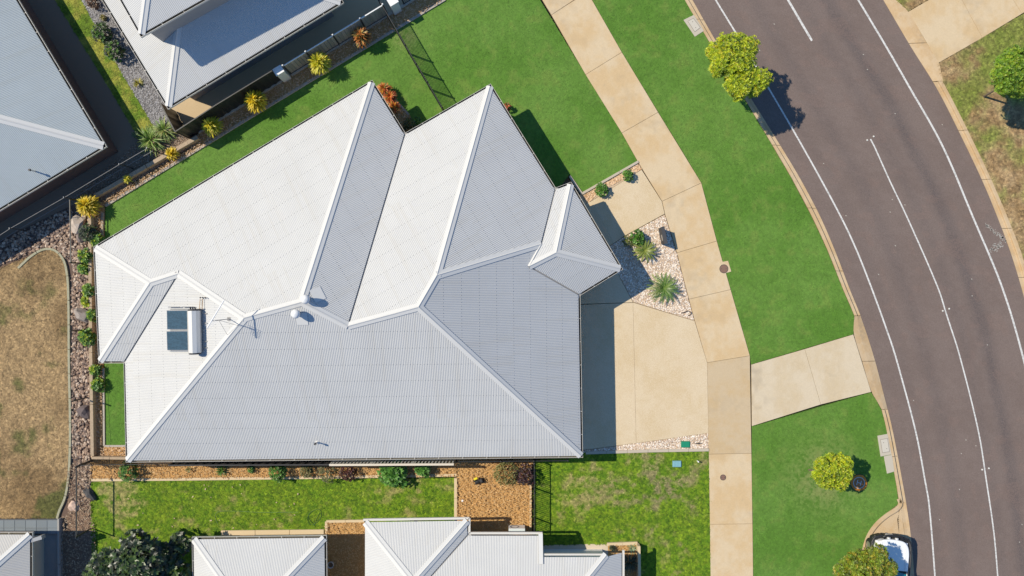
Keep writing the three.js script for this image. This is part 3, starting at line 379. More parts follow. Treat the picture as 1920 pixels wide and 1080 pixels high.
const onFace = (f, x, y) => { const pn = hb.info[f].pln, d = P(x, y, 0), c = v3(0, ALT, 0), k = d.sub(c); const t = (pn.c - ALT) / (k.y - pn.a * k.x - pn.b * k.z); return c.addScaledVector(k, t); };
// round-topped roof vents with their flashing
for (const [x, y, f, fx, fy, lab] of [[574, 558, 'f2', 596, 552], [556, 585, 'f9', 566, 598]]) { const p = onFace(f, x + 3, y + 3), t = sub(house, 'roof_vent', p), q = onFace(f, fx, fy), n = hb.info[f].pln.n;
  const h = new THREE.Matrix4().lookAt(v3(0, 0, 0), n, v3(0, 0, 1)); part(t, 'flashing', new THREE.BoxGeometry(.5, .6, .008).applyMatrix4(new THREE.Matrix4().makeRotationFromQuaternion(new THREE.Quaternion().setFromUnitVectors(v3(0, 0, 1), n))).rotateY(0).translate(q.x, q.y + .022, q.z), mCap);
  part(t, 'throat', bar(p.clone().add(v3(0, -.1, 0)), p.clone().add(v3(0, .3, 0)), .12, .12, 14), mGalv); part(t, 'dome', new THREE.LatheGeometry([[.0, .30], [.1, .28], [.17, .22], [.2, .13], [.17, .02], [.12, 0]].map(k => new THREE.Vector2(...k)), 20).translate(p.x, p.y + .27, p.z), mWhite); }
{ const p = onFace('f9', 595, 829), t = sub(house, 'vent_pipe', p); part(t, 'pipe', bar(p.clone().add(v3(0, -.05, 0)), p.clone().add(v3(0, .42, 0)), .035), mat([.55, .52, .5], .5)); part(t, 'cowl', bar(p.clone().add(v3(0, .38, 0)), p.clone().add(v3(0, .47, 0)), .06, .05, 10), mDark); part(t, 'boot', bar(p, p.clone().add(v3(0, .05, 0)), .1, .05, 10), mCap); }
{ // three plumbing pipes above the water heater
  for (const x of [376.5, 381, 385.5]) { const p = onFace('f10', x + 2, 558), t = sub(house, 'vent_pipe', p); part(t, 'pipe', bar(p.clone().add(v3(0, -.05, 0)), p.clone().add(v3(0, .16, 0)), .012, .012, 6), mGalv); part(t, 'cowl', new THREE.SphereGeometry(.035, 8, 6).translate(p.x, p.y + .17, p.z), mDark); } }
// solar water heater on the west slope
{ const n = hb.info.f10.pln.n, base = onFace('f10', 350, 618), t = thing('solar_water_heater', 'solar water heater with two blue collectors and a silver tank on the main roof', 'solar water heater', base);
  const cor = (x, y, o) => onFace('f10', x, y).addScaledVector(n, o);
  const mPan = new THREE.MeshPhysicalMaterial({ color: rgb(.035, .085, .13), roughness: .4, clearcoat: .25, clearcoatRoughness: .15, map: tex(128, 128, (x, y) => { const k = .75 + .5 * noise(x / 6, y / 6, 201); return [k * .8, k * .8, k * .8]; }) });
  for (const [y0, y1] of [[581.5, 617.6], [620.4, 656.5]]) { const g = sub(t, 'solar_collector', cor(340, (y0 + y1) / 2, .1)); const a = cor(318.5, (y0 + y1) / 2, .12), b = cor(372, (y0 + y1) / 2, .12), w = cor(340, y0, 0).distanceTo(cor(340, y1, 0));
    part(g, 'casing', beam(a, b, w, .08), mGalv); const u = b.clone().sub(a).normalize(); part(g, 'glass', beam(a.clone().addScaledVector(u, .03).addScaledVector(n, .042), b.clone().addScaledVector(u, -.03).addScaledVector(n, .042), w - .05, .012), mPan); }
  for (const y of [579, 619, 658]) part(t, 'mounting_rail', beam(cor(319, y, .07), cor(385, y, .07), .035, .05), mat([.4, .41, .42], .5));
  for (const x of [320, 346]) part(t, 'header_pipe', bar(cor(x, 575.5, .13), cor(x + 22, 575.5, .13), .02), mGalv);
  const A = cor(375.5, 582, .34), B = cor(377.5, 660, .34), d = B.clone().sub(A).normalize();
  const tank = new THREE.CylinderGeometry(.285, .285, A.distanceTo(B), 10, 1, true), fl = tank.toNonIndexed(); fl.computeVertexNormals(); fl.applyQuaternion(new THREE.Quaternion().setFromUnitVectors(v3(0, 1, 0), d)); const c = A.clone().add(B).multiplyScalar(.5); fl.translate(c.x, c.y, c.z);
  part(t, 'tank', fl, mat([.66, .65, .62], .33, { metalness: .35 })); for (const [p, s] of [[A, -1], [B, 1]]) part(t, 'tank_end', bar(p.clone().addScaledVector(d, -.01 * s), p.clone().addScaledVector(d, .07 * s), .275, .24, 16), mDark);
  const fit = []; for (const k of [-.1, 0, .1]) fit.push(bar(A.clone().add(v3(k, .1, 0)).addScaledVector(d, -.07), A.clone().add(v3(k, .16, 0)).addScaledVector(d, -.16), .03, .03, 8)); part(t, 'pipe_fitting', merge(fit), mBlack);
  for (const y of [588, 606, 640, 652]) part(t, 'tank_strap_foot', beam(cor(384, y, .02), cor(389, y, .02), .05, .06), mGalv); for (const [x, ya] of [[378, 560], [383, 560]]) part(t, 'water_pipe', bar(cor(x, ya, .08), cor(x, 580, .12), .014, .014, 6), mat([.4, .25, .12], .4)); }
// tv antenna
{ const foot = onFace('f10', 430, 598), t = thing('tv_antenna', 'spindly white and grey television antenna standing on the main roof beside the water heater', 'antenna', foot), top = P(399, 600, foot.y + 1.75), mA = mat([.28, .27, .26], .4), mW = mat([.78, .78, .78], .4);
  top.copy(foot).add(v3(-.12, 1.7, .02)); part(t, 'mast', bar(foot, top, .018), mA); part(t, 'foot_plate', new THREE.BoxGeometry(.16, .03, .16).translate(foot.x, foot.y + .03, foot.z), mA);
  part(t, 'stay', merge([bar(foot.clone().lerp(top, .6), onFace('f10', 452, 612), .007, .007, 5), bar(foot.clone().lerp(top, .6), onFace('f10', 427, 629), .007, .007, 5)]), mA);
  const dir = v3(-.52, 0, .86).normalize(), b0 = top.clone().addScaledVector(dir, -1.0).add(v3(0, 0, 0)), b1 = top.clone().addScaledVector(dir, .35); part(t, 'boom', bar(b0, b1, .024), mW);
  const cr = v3(dir.z, 0, -dir.x), el = []; for (let i = 0; i < 6; i++) { const c = b1.clone().addScaledVector(dir, -.08 - i * .07), L = .14 + .02 * i; el.push(bar(c.clone().addScaledVector(cr, -L), c.clone().addScaledVector(cr, L), .008, .008, 5)); } part(t, 'element', merge(el), mW); }

// hip-roofed neighbours: corner in plan, two eave directions and lengths
function hipHouse(name, label, corner, e, d1, L1, d2, L2, pitch, o = {}) {
  const c = P(corner[0], corner[1], e), u = v3(d1[0], 0, d1[1]).normalize(), w = v3(d2[0], 0, d2[1]); w.addScaledVector(u, -w.dot(u)).normalize();
  const a = c, b = c.clone().addScaledVector(u, L1), dd = c.clone().addScaledVector(w, L2), cc = b.clone().addScaledVector(w, L2), half = Math.min(L1, L2) / 2, up = v3(0, half * pitch, 0), V = { a, b, c: cc, d: dd };
  let F; if (L1 > L2) { V.r = a.clone().addScaledVector(u, half).addScaledVector(w, half).add(up); V.s = b.clone().addScaledVector(u, -half).addScaledVector(w, half).add(up); F = { f1: ['a', 'b', 's', 'r'], f2: ['b', 'c', 's'], f3: ['c', 'd', 'r', 's'], f4: ['d', 'a', 'r'] }; }
  else { V.r = a.clone().addScaledVector(u, half).addScaledVector(w, half).add(up); V.s = dd.clone().addScaledVector(w, -half).addScaledVector(u, half).add(up); F = { f1: ['a', 'b', 'r'], f2: ['b', 'c', 's', 'r'], f3: ['c', 'd', 's'], f4: ['d', 'a', 'r', 's'] }; }
  const h = o.house || thing(name, label, 'house', c.clone().setY(o.base || 0)), R = buildRoof(h, V, F, { eave: e, mat: o.mat, cap: o.cap }); eaves(R.roof, [a, b, cc, dd], e); if (o.over !== undefined) walls(h, [a, b, cc, dd], o.over, e - .02, o.wall); return { h, V, R };
}
const hA = hipHouse('house', 'grey-white roofed house at the far left, its lower right corner in view', [200, 275], 2.15, [-165, -275], 15, [-200, 120], 12, .38, { mat: mRoofA, over: .4, wall: mWallBrown, cap: .19 });
{ const pn = hA.R.info.f4.pln, q = P(49, 317, 3.1), p = v3(q.x, pn.y(q.x, q.z), q.z), t = sub(hA.h, 'vent_pipe', p); part(t, 'pipe', bar(p.clone().add(v3(0, -.1, 0)), p.clone().add(v3(0, .45, 0)), .035), mGalv); part(t, 'cowl', bar(p.clone().add(v3(0, .42, 0)), p.clone().add(v3(0, .5, 0)), .06, .05, 10), mDark); }
const hB = hipHouse('house', 'white-roofed two-storey house at the top left with blue roof shade', [315, 205], 2.5, [325, -197], 9.75, [-132, -205], 9.6, .36, { over: .75, wall: mWallGrey });
const hB2 = hipHouse('house', '', [264, 70], 5, [124, -70], 10, [-46, -70], 7.5, .38, { house: hB.h, over: .3, wall: mWallGrey });
for (const [k, l] of [[0, 1]]) opening(hB.h, P(330, 195), P(600, 30), .4, 2, .8, 2.1, .02, mWhite, mWindow, 'window');
const hC = hipHouse('house', 'pale tan-roofed house cut off by the bottom left corner', [61, 998], 2.3, [-1, 0], 9, [0.03, 1], 8, .47, { over: .85, wall: mWallCream, mat: matte([.96, .93, .89], roofTex) });
const hD = hipHouse('house', 'small white hip roof between the dark tree and the mulch court at the bottom', [360, 1007], 2.4, [253, -3], 6.4, [0.0, 1], 9, .5, { over: .85, wall: mWallCream });
{ // bottom house with the stepped eave
  const e = 2.4, h = thing('house', 'white-roofed house with a stepped eave at the bottom centre', 'house', P(780, 1040)), pit = .5;
  const a = P(681, 975, e), b = P(880, 972, e), half = a.distanceTo(b) / 2, S = 9, z = v3(0, 0, 1), up = v3(0, half * pit, 0), wz = P(950, 1000, e).z, wx = P(1169, 1030, e).x;
  const V = { a, b, r: a.clone().lerp(b, .5).addScaledVector(z, half).add(up) };
  const plane = (x, zz) => e + (zz - wz) * pit, bx = b.x, zc = P(1060, 1041, 2.9).z;
  V.p = v3(bx + .0, e, wz);                                             // the wing's valley foot
  V.q = v3(P(1017, 1000, e).x, e, wz); V.q2 = v3(V.q.x, plane(0, zc), zc); const hx = wx - (zc - wz); V.t = v3(hx, plane(0, zc), zc);
  const ridgeY = up.y + e, rz = wz + (ridgeY - e) / pit; V.r2 = v3(wx - (rz - wz), ridgeY, rz); V.rv = v3(bx - (ridgeY - e) / pit, ridgeY, rz);
  V.u = v3(wx, e, zc - .06); V.w1 = v3(wx, e, rz + (rz - wz)); V.wS = v3(a.x, e, a.z + S); V.s = V.r.clone().addScaledVector(z, 6); V.w2 = v3(bx, e, rz + (rz - wz)); V.rv2 = V.rv.clone();
  const R = buildRoof(h, V, { f1: ['a', 'b', 'r'], f2: ['b', 'p', 'rv', 'r'], f3: ['p', 'q', 'q2', 't', 'r2', 'rv'], f4: ['t', 'u', 'w1', 'r2'], f5: ['w1', 'w2', 'rv', 'r2'], f6: ['a', 'r', 's', 'wS'] }, { eave: e });
  const roof = R.roof; part(roof, 'barge_cap', beam(v3(V.q.x - .09, plane(0, wz) + .05, wz), v3(V.q.x - .09, plane(0, zc + .36) + .05, zc + .36), .2, .05), mCap);
  part(roof, 'gutter', merge([beam(V.a.clone().add(v3(0, -.05, 0)), V.b.clone().add(v3(0, -.05, 0)), .1, .1), beam(V.b.clone().add(v3(0, -.05, 0)), V.p.clone().add(v3(0, -.05, 0)), .1, .1)]), mGutter); part(roof, 'gutter', beam(V.p.clone().add(v3(0, -.05, 0)), V.q.clone().add(v3(0, -.05, 0)), .1, .1), mGutter); part(roof, 'gutter', beam(V.q2.clone().add(v3(.05, -.06, 0)), V.t.clone().add(v3(-.1, -.06, 0)), .08, .1), mGutter); part(roof, 'gutter', beam(V.u.clone().add(v3(0, -.05, 0)), V.w1.clone().add(v3(0, -.05, 0)), .1, .1), mGutter);
  const W = (pts, t) => part(h, 'wall', plate(pts, t, t + .1), mWallCream); const i = .85;
  W([v3(a.x + i, 0, a.z + i), v3(b.x - i, 0, a.z + i), v3(b.x - i, 0, wz + 5), v3(a.x + i, 0, wz + 5)], e); W([v3(b.x - i, 0, wz + i + .01), v3(V.q.x - i, 0, wz + i), v3(V.q.x - i, 0, rz + 2), v3(b.x - i, 0, rz + 2)], e - .01); part(h, 'wall', plate([v3(V.q.x - i, 0, zc + .7), v3(wx - .75, 0, zc + .7), v3(wx - .75, 0, rz + 2), v3(V.q.x - i, 0, rz + 2)], e - .02, e + .1), mWhite);
}

// ------------------------------------------------------------------ walls, edging, fences
const mTimber = mat([.42, .32, .22], .9, { map: tex(256, 256, (x, y) => { const k = .75 + .35 * noise(x / 5, y / 40, 301); return [k, k, k]; }) }), mEdgeC = mat([.6, .47, .3], .85), mConc = mat([.46, .4, .32], .9);
function wallRun(name, label, pts, h, w, material, y0 = -.1, seg = 2.4, pieceName = 'sleeper', cat = 'wall') {
  const t = thing(name, label, cat, P(pts[0][0], pts[0][1]));
  for (let i = 0; i < pts.length - 1; i++) { const a = P(...pts[i], 0), b = P(...pts[i + 1], 0), L = a.distanceTo(b), n = Math.max(1, Math.round(L / seg)); for (let k = 0; k < n; k++) { const p = a.clone().lerp(b, (k + .004) / n), q = a.clone().lerp(b, (k + .996) / n); const g = new RoundedBoxGeometry(p.distanceTo(q), h - y0, w, 1, .012), d = q.clone().sub(p); g.rotateY(-Math.atan2(d.z, d.x)); const c = p.add(q).multiplyScalar(.5); part(t, pieceName, g.translate(c.x, (h + y0) / 2, c.z), material); } }
  return t;
}
wallRun('retaining_wall', 'weathered sleeper retaining wall along the north-west boundary, beside the brown bed', [[184, 369], [376, 259]], .36, .2, mTimber);
wallRun('retaining_wall', 'weathered sleeper retaining wall between the rock bank and the left end of the main house', [[175, 405], [177, 660], [180, 853]], .36, .17, mTimber);
wallRun('retaining_wall', 'short sleeper wall at the lower left corner of the main house', [[178, 856], [246, 857]], .34, .13, mTimber, -.1, 1.2);
wallRun('retaining_wall', 'concrete sill wall under the grey paling fence at the top', [[374, 248], [546, 141.5], [727, 30], [830, -34]], .12, .15, mConc);
wallRun('garden_edging', 'narrow concrete edging along the lawn side of the croton bed', [[198, 386], [303, 322], [397, 265], [480, 214], [800, 20], [835, -1]], .07, .14, mEdgeGrey, -.1, 1.2, 'edging_block', 'edging');
wallRun('garden_edging', 'grey edging at the left end of the main house, lower part', [[194.5, 690], [196, 836], [236, 836]], .06, .1, mEdgeGrey, -.1, 1.2, 'edging_block', 'edging');
wallRun('garden_edging', 'short edging strip near the yellow croton at the left corner', [[193, 398], [191, 460]], .06, .12, mEdgeGrey, -.1, 1.2, 'edging_block', 'edging');
wallRun('garden_edging', 'cream edging between the orange bed and the rough back lawn', [[172, 899.5], [350, 898], [590, 895], [857, 890.5]], .07, .14, mEdgeC, -.1, 2.2, 'edging_block', 'edging');
wallRun('garden_edging', 'cream edging down the left side of the mulch yard', [[854.5, 896], [854.5, 972]], .08, .15, mEdgeC, -.1, 1, 'edging_block', 'edging');
wallRun('garden_edging', 'cream edging down the right side of the mulch yard', [[995, 880], [994.5, 990]], .06, .1, mEdgeC, -.1, 1, 'edging_block', 'edging');
wallRun('garden_edging', 'wide cream edging along the top of the small white hip-roofed house', [[415, 998.5], [608, 996.5]], .08, .24, mEdgeC, -.1, 1.6, 'edging_block', 'edging');
wallRun('garden_edging', 'cream edging around the mulch court between the bottom houses', [[612.5, 999], [612.5, 977], [684, 976]], .1, .13, mEdgeC, -.1, .8, 'edging_block', 'edging');
wallRun('garden_edging', 'cream edging round the planter at the right end of the bottom house', [[1138, 1019.5], [1195, 1017.5]], .12, .15, mEdgeC, -.1, .8, 'edging_block', 'edging');
wallRun('low_wall', 'low cream wall to the right of the bottom house', [[1195, 1017], [1197, 1140]], .55, .14, mEdgeC, -.1, 2.5, 'block', 'wall');
wallRun('garden_edging', 'concrete edging under the pebble wedge below the driveway', [[1098, 849], [1215, 845.3], [1329, 843.2]], .05, .15, mConc, -.1, 1.2, 'edging_block', 'edging');
wallRun('garden_edging', 'pale edging between the front lawn and the entry pebbles', [[1068, 330], [1091, 363.5], [1197, 303]], .07, .12, mConc, -.1, 1, 'edging_block', 'edging');
wallRun('low_wall', 'low dark wall at the right edge of the tiled terrace and courtyard', [[115, 970], [116, 1140]], .28, .1, mWallGrey, -.1, 2.2, 'block', 'wall');
// mown kerb round the dry field
{ const t = thing('garden_edging', 'mossy curved concrete edging round the dry field at the left', 'edging', P(130, 700)); const cv = new THREE.CatmullRomCurve3([[35, 503], [60, 480], [85, 467], [105, 470], [120, 487], [127, 515], [129.5, 560], [130.5, 680], [132.5, 780], [132, 850], [129, 900], [122, 935], [112, 958], [108, 972]].map(q => P(...q))), N = 13;
  const mM = mat([.40, .38, .31], .95, { map: tex(128, 128, (x, y) => mix3([.65, .7, .5], [1, .98, .95], noise(x / 7, y / 7, 311))) });
  for (let s = 0; s < N; s++) { const rows = []; for (let i = 0; i <= 5; i++) { const u = Math.min(1, (s + .01 + .98 * i / 5) / N), p = cv.getPointAt(u), d = cv.getTangentAt(u), n = v3(-d.z, 0, d.x); rows.push([[-.055, -.1], [-.055, .075], [.055, .075], [.055, -.1]].map(([o, y]) => p.clone().addScaledVector(n, o).setY(y))); } part(t, 'edging_block', flatGrid(rows, (i, j, p) => [p.x * 2, p.z * 2]), mM); } }
function fenceThing(name, label, pts, h) { return thing(name, label, 'fence', P(pts[0][0], pts[0][1])); }
function railFence(label, pts, h, o = {}) {
  const t = fenceThing('fence', label, pts, h), m = o.mat || mBlack, r = o.r || .018, pr = o.pr || .03, pk = new THREE.BoxGeometry(.02, h - .18, .02);
  for (let i = 0; i < pts.length - 1; i++) { const a = P(...pts[i]), b = P(...pts[i + 1]), L = a.distanceTo(b), up = y => v3(0, y, 0);
    for (const y of o.rails || [h - .04, .12]) part(t, o.wire ? 'wire' : 'rail', beam(a.clone().add(up(y)), b.clone().add(up(y)), r * 2, r * 2), m);
    if (o.gap) { const n = Math.round(L / o.gap); for (let k = 1; k < n; k++) piece(t, 'picket', pk, m, a.clone().lerp(b, k / n).add(up(.06 + h / 2 - .03))); } }
  for (const q of o.posts || pts) { const p = P(...q), ph = h + (o.over ?? .05); part(t, 'post', new THREE.BoxGeometry(pr * 2, ph + .1, pr * 2).translate(p.x, ph / 2 - .05, p.z), o.postMat || m); part(t, 'post_cap', new THREE.ConeGeometry(pr * 1.5, .03, 4).rotateY(Math.PI / 4).translate(p.x, ph + .015, p.z), o.capMat || m); }
  return t;
}
railFence('black tubular pool fence running across the lawn at the top', [[718, 17], [767, 101], [787, 135], [807, 168], [834, 214]], 1.45, { gap: .095 });
railFence('black tubular fence beside the round bush at the bottom centre', [[1000.5, 860], [1001, 914], [1001, 970], [1001, 1006]], 1.08, { gap: .1, pr: .035 });
railFence('black tubular fence close under the eave of the main house, right part', [[858, 857], [940, 856], [1000, 855.5], [1062, 855]], 1.1, { gap: .1 });
railFence('thin black tubular fence below the left corner of the main house', [[176, 861], [260, 859.5], [345, 858]], 1.4, { gap: .11, r: .014, pr: .025 });
railFence('black tubular fence beside the white pillar at the top edge', [[758, 9], [800, -17], [850, -48]], 1.3, { gap: .1 });
const wireO = { rails: [1.35, .72], r: .008, pr: .02, mat: mat([.2, .2, .21], .6), postMat: mDark, capMat: mWhite };
railFence('wire fence with dark posts along the shaded side of the house at the far left', [[-100, 530], [52, 432], [150, 376], [250, 316], [300, 287]], 1.4, wireO);
railFence('short black top-rail fence above the rock bank near the yellow croton', [[160, 379], [162, 494]], 1.4, { rails: [1.38], r: .02, pr: .025 });
railFence('wire fence of dark posts along the rock bank beside the main house', [[162, 494.5], [162, 618], [164, 745], [172, 863]], 1.4, { rails: [1.3], r: .004, pr: .028, mat: mDark });
railFence('black top-rail fence between the rock bank and the rough back lawn', [[172, 864], [172, 928], [172, 990]], 1.4, { rails: [1.38], r: .022, pr: .026, posts: [[172, 864], [172, 990]] });
// grey paling fence
{ const pts = [[547, 139], [588, 114], [637, 84], [686, 54], [727, 29]], h = 1.45, t = fenceThing('fence', 'grey paling fence with a white top rail along the shaded boundary at the top', pts, h), pal = new RoundedBoxGeometry(.012, h - .12, .17, 1, .004), mP = [mat([.30, .28, .25], .8), mat([.26, .245, .22], .8), mat([.34, .31, .28], .8)]; let c = 0;
  for (let i = 0; i < pts.length - 1; i++) { const a = P(...pts[i]), b = P(...pts[i + 1]), L = a.distanceTo(b), n = Math.round(L / .185), d = b.clone().sub(a);
    part(t, 'top_rail', beam(a.clone().setY(h), b.clone().setY(h), .05, .05), mWhite); part(t, 'bottom_rail', beam(a.clone().setY(.14), b.clone().setY(.14), .05, .05), mDark);
    for (let k = 0; k < n; k++) piece(t, 'paling', pal, mP[(c++ * 7) % 3], a.clone().lerp(b, (k + .5) / n).setY(h / 2 + .05), -Math.atan2(d.z, d.x) + Math.PI / 2); }
  for (const q of pts) { const p = P(...q); part(t, 'post', new THREE.BoxGeometry(.07, h + .12, .07).translate(p.x, h / 2 + .03, p.z), mDark); part(t, 'post_cap', new THREE.SphereGeometry(.05, 8, 6).translate(p.x, h + .11, p.z), mWhite); } }
function panelFence(label, pts, h, material, gap = 2.35) { const t = fenceThing('fence', label, pts, h); for (let i = 0; i < pts.length - 1; i++) { const a = P(...pts[i]), b = P(...pts[i + 1]), n = Math.max(1, Math.round(a.distanceTo(b) / gap)), d = b.clone().sub(a).normalize(), s = v3(-d.z, 0, d.x);
  for (let k = 0; k < n; k++) { const p = a.clone().lerp(b, k / n), q = a.clone().lerp(b, (k + 1) / n), L = p.distanceTo(q), N = Math.round(L / .1), row = []; for (let j = 0; j <= N; j++) { const c = p.clone().lerp(q, j / N).addScaledVector(s, (j % 4 < 2 ? .016 : -.016)); row.push(c); } part(t, 'panel', flatGrid(row.map(c => [c.clone().setY(0), c.clone().setY(h - .03)])), material); part(t, 'rail', beam(p.clone().setY(h), q.clone().setY(h), .05, .045), material); part(t, 'post', new THREE.BoxGeometry(.06, h + .02, .06).translate(p.x, h / 2 + .02, p.z), material); } } return t; }
panelFence('black sheet-metal fence between the paved side yard and the croton bed', [[357, 260], [430, 212], [530, 151]], 1.75, mBlack);
panelFence('black sheet-metal return fence at the lower corner of the two-storey house', [[356, 259], [342, 232], [330, 208]], 1.75, mBlack);
panelFence('dark grey sheet-metal fence close under the bottom eave of the main house', [[346, 857.5], [490, 857], [630, 856.5]], 1.75, mDark);
{ const pts = [[634, 856], [708, 855.7], [782, 855.3], [856, 855]], h = 1.85, t = fenceThing('fence', 'white slatted fence under the bottom eave of the main house', pts, h), sl = new THREE.BoxGeometry(.07, h - .1, .03);
  for (let i = 0; i < 3; i++) { const a = P(...pts[i]), b = P(...pts[i + 1]), n = 12; part(t, 'top_rail', beam(a.clone().setY(h), b.clone().setY(h), .1, .05), mat([.62, .55, .45], .6)); part(t, 'bottom_rail', beam(a.clone().setY(.1), b.clone().setY(.1), .05, .05), mWhite); for (let k = 0; k < n; k++) piece(t, 'slat', sl, mWhite, a.clone().lerp(b, (k + .5) / n).setY(h / 2)); part(t, 'post', new THREE.BoxGeometry(.06, h, .05).translate(a.x, h / 2, a.z), mWhite); } }
for (const [x, y, lab] of [[537, 146, 'white rendered pillar at the left end of the grey paling fence'], [744, 20, 'white rendered pillar at the right end of the grey paling fence']]) { const p = P(x, y), a = -Math.atan2(-110, 180), t = thing('pillar', lab, 'pillar', p); part(t, 'shaft', new RoundedBoxGeometry(.42, 1.3, .34, 1, .01).rotateY(Math.atan2(110, 180)).translate(p.x, .65, p.z), mWhite); part(t, 'cap', new RoundedBoxGeometry(.47, .06, .39, 1, .01).rotateY(Math.atan2(110, 180)).translate(p.x, 1.33, p.z), mWhite); }
// tiled terrace
{ const t = thing('terrace', 'blue-grey tiled terrace above the tan-roofed house at the bottom left', 'terrace', P(60, 985), null, 'structure'); part(t, 'bed', plate(pl([[-140, 973], [112.5, 973], [113.5, 999], [-140, 999]]), .155, .25), mat([.2, .21, .22], .9)); const r = rng(31);
  for (let i = 0; i < 7; i++) for (const [y0, y1] of [[973.6, 987.6], [988.2, 998.5]]) { const x1 = 112.4 - i * 20.2, x0 = x1 - 19.7, k = .85 + .3 * r(); part(t, 'tile', plate(pl([[x0, y0], [x1, y0], [x1, y1], [x0, y1]]), .18 + .004 * r(), .03, .004), mat([.155 * k, .185 * k, .215 * k], .7)); } }
{ const h = hC.h; const a = P(58, 1013, 2.15), b = P(81.5, 1006, 2.15); part(h, 'pergola_beam', beam(a, b, .17, .3), mat([.3, .31, .33], .7)); }

// ------------------------------------------------------------------ plants
const mLeaf = new THREE.MeshPhysicalMaterial({ color: rgb(1, 1, 1), vertexColors: true, roughness: .55, side: THREE.DoubleSide, transmission: .25, thickness: 0 }), mLeafGloss = new THREE.MeshPhysicalMaterial({ color: rgb(1, 1, 1), vertexColors: true, roughness: .42, side: THREE.DoubleSide, transmission: .12, thickness: 0 }), mStem = mat([.12, .085, .055], .9), mBark = mat([.2, .15, .11], .9, { map: tex(128, 256, (x, y) => { const k = .6 + .6 * noise(x / 5, y / 22, 321); return [k, k, k]; }) });
class Leaves { constructor() { this.p = []; this.n = []; this.c = []; }
  leaf(o, dir, nrm, L, W, col, curl = .25) {                                  // pointed leaf folded on its midrib
    const s = dir.clone().cross(nrm).normalize(), n = s.clone().cross(dir).normalize(), at = (t, w, h) => o.clone().addScaledVector(dir, L * t).addScaledVector(s, W * w).addScaledVector(n, h * L), a = o, b = at(.45, .5, .06 - curl * .2), c = at(1, 0, -curl), d = at(.45, -.5, .06 - curl * .2), m = at(.45, 0, -curl * .2);
    for (const q of [[a, b, m], [b, c, m], [a, m, d], [m, c, d]]) for (const v of q) { this.p.push(v.x, v.y, v.z); this.n.push(n.x, n.y, n.z); this.c.push(...col); } }
  blade(o, az, L, W, up, droop, col, segs = 4) {                              // arching strap leaf
    const d = v3(Math.cos(az), 0, Math.sin(az)), s = v3(-d.z, 0, d.x), prof = t => W * (t < .15 ? .5 + t * 3 : Math.max(0, 1 - Math.pow((t - .15) / .85, 1.8))) / 2; let q = o.clone(), el = up, pts = [];
    for (let i = 0; i <= segs; i++) { pts.push([q.clone(), prof(i / segs), el]); q = q.clone().addScaledVector(d, Math.cos(el) * L / segs).add(v3(0, Math.sin(el) * L / segs, 0)); el -= droop / segs; }
    for (let i = 0; i < segs; i++) { const [a, w, e] = pts[i], [b, x] = pts[i + 1], n = d.clone().multiplyScalar(-Math.sin(e)).add(v3(0, Math.cos(e), 0)), A = a.clone().addScaledVector(s, w), B = a.clone().addScaledVector(s, -w), C = b.clone().addScaledVector(s, x), D = b.clone().addScaledVector(s, -x); for (const v of [A, C, B, B, C, D]) { this.p.push(v.x, v.y, v.z); this.n.push(n.x, n.y, n.z); this.c.push(...col); } } }
  geo() { const g = new THREE.BufferGeometry(); g.setAttribute('position', new THREE.Float32BufferAttribute(this.p, 3)); g.setAttribute('normal', new THREE.Float32BufferAttribute(this.n, 3)); g.setAttribute('color', new THREE.Float32BufferAttribute(this.c, 3)); g.setAttribute('uv', new THREE.Float32BufferAttribute(new Float32Array(this.p.length / 3 * 2), 2)); return g; } }
const sph = r => { const z = 2 * r() - 1, a = 6.2832 * r(), q = Math.sqrt(1 - z * z); return v3(q * Math.cos(a), z, q * Math.sin(a)); };
const vary = (c, r, k = .3) => { const m = 1 - k / 2 + k * r(); return c.map((v, i) => v * m * (1 + (r() - .5) * .12)); };
function crown(lobes, r, o) {                                                // leaf sprigs gathered in clumps on and inside the lobes
  const L = new Leaves();
  for (const [c, R, n] of lobes) for (let i = 0; i < n * (o.more || 1); i++) { const d = sph(r); if (d.y < -.55) d.y *= -1; const rad = R * (.55 + .45 * Math.pow(r(), .4)) * (.74 + .52 * noise(d.x * 2.6 + 9, d.z * 2.2 + d.y * 1.7, o.seed || 1)), q = c.clone().add(v3(d.x * rad, d.y * rad * (o.flat || .8), d.z * rad)), col0 = o.cols[Math.floor(Math.pow(r(), 1.2) * o.cols.length)];
    const m = o.sprig || 7, ax = d.clone().add(v3((r() - .5) * .6, .55 + r() * .5, (r() - .5) * .6)).normalize(); const t1 = ax.clone().cross(v3(.3, .2, .9)).normalize(), t2 = ax.clone().cross(t1); const a0 = r() * 6.28;
    for (let k = 0; k < m; k++) { const a = a0 + k * 2.4, tilt = .75 + .4 * r(), dir = t1.clone().multiplyScalar(Math.cos(a) * tilt).addScaledVector(t2, Math.sin(a) * tilt).addScaledVector(ax, .25 + .5 * r()).normalize(); L.leaf(q.clone().addScaledVector(ax, (r() - .5) * .04), dir, ax.clone().add(v3(0, .4, 0)).normalize(), o.len * (.7 + .6 * r()), o.wid * (.7 + .6 * r()), vary(col0, r, .45), .2); } }
  return L.geo();
}
const trees = [];
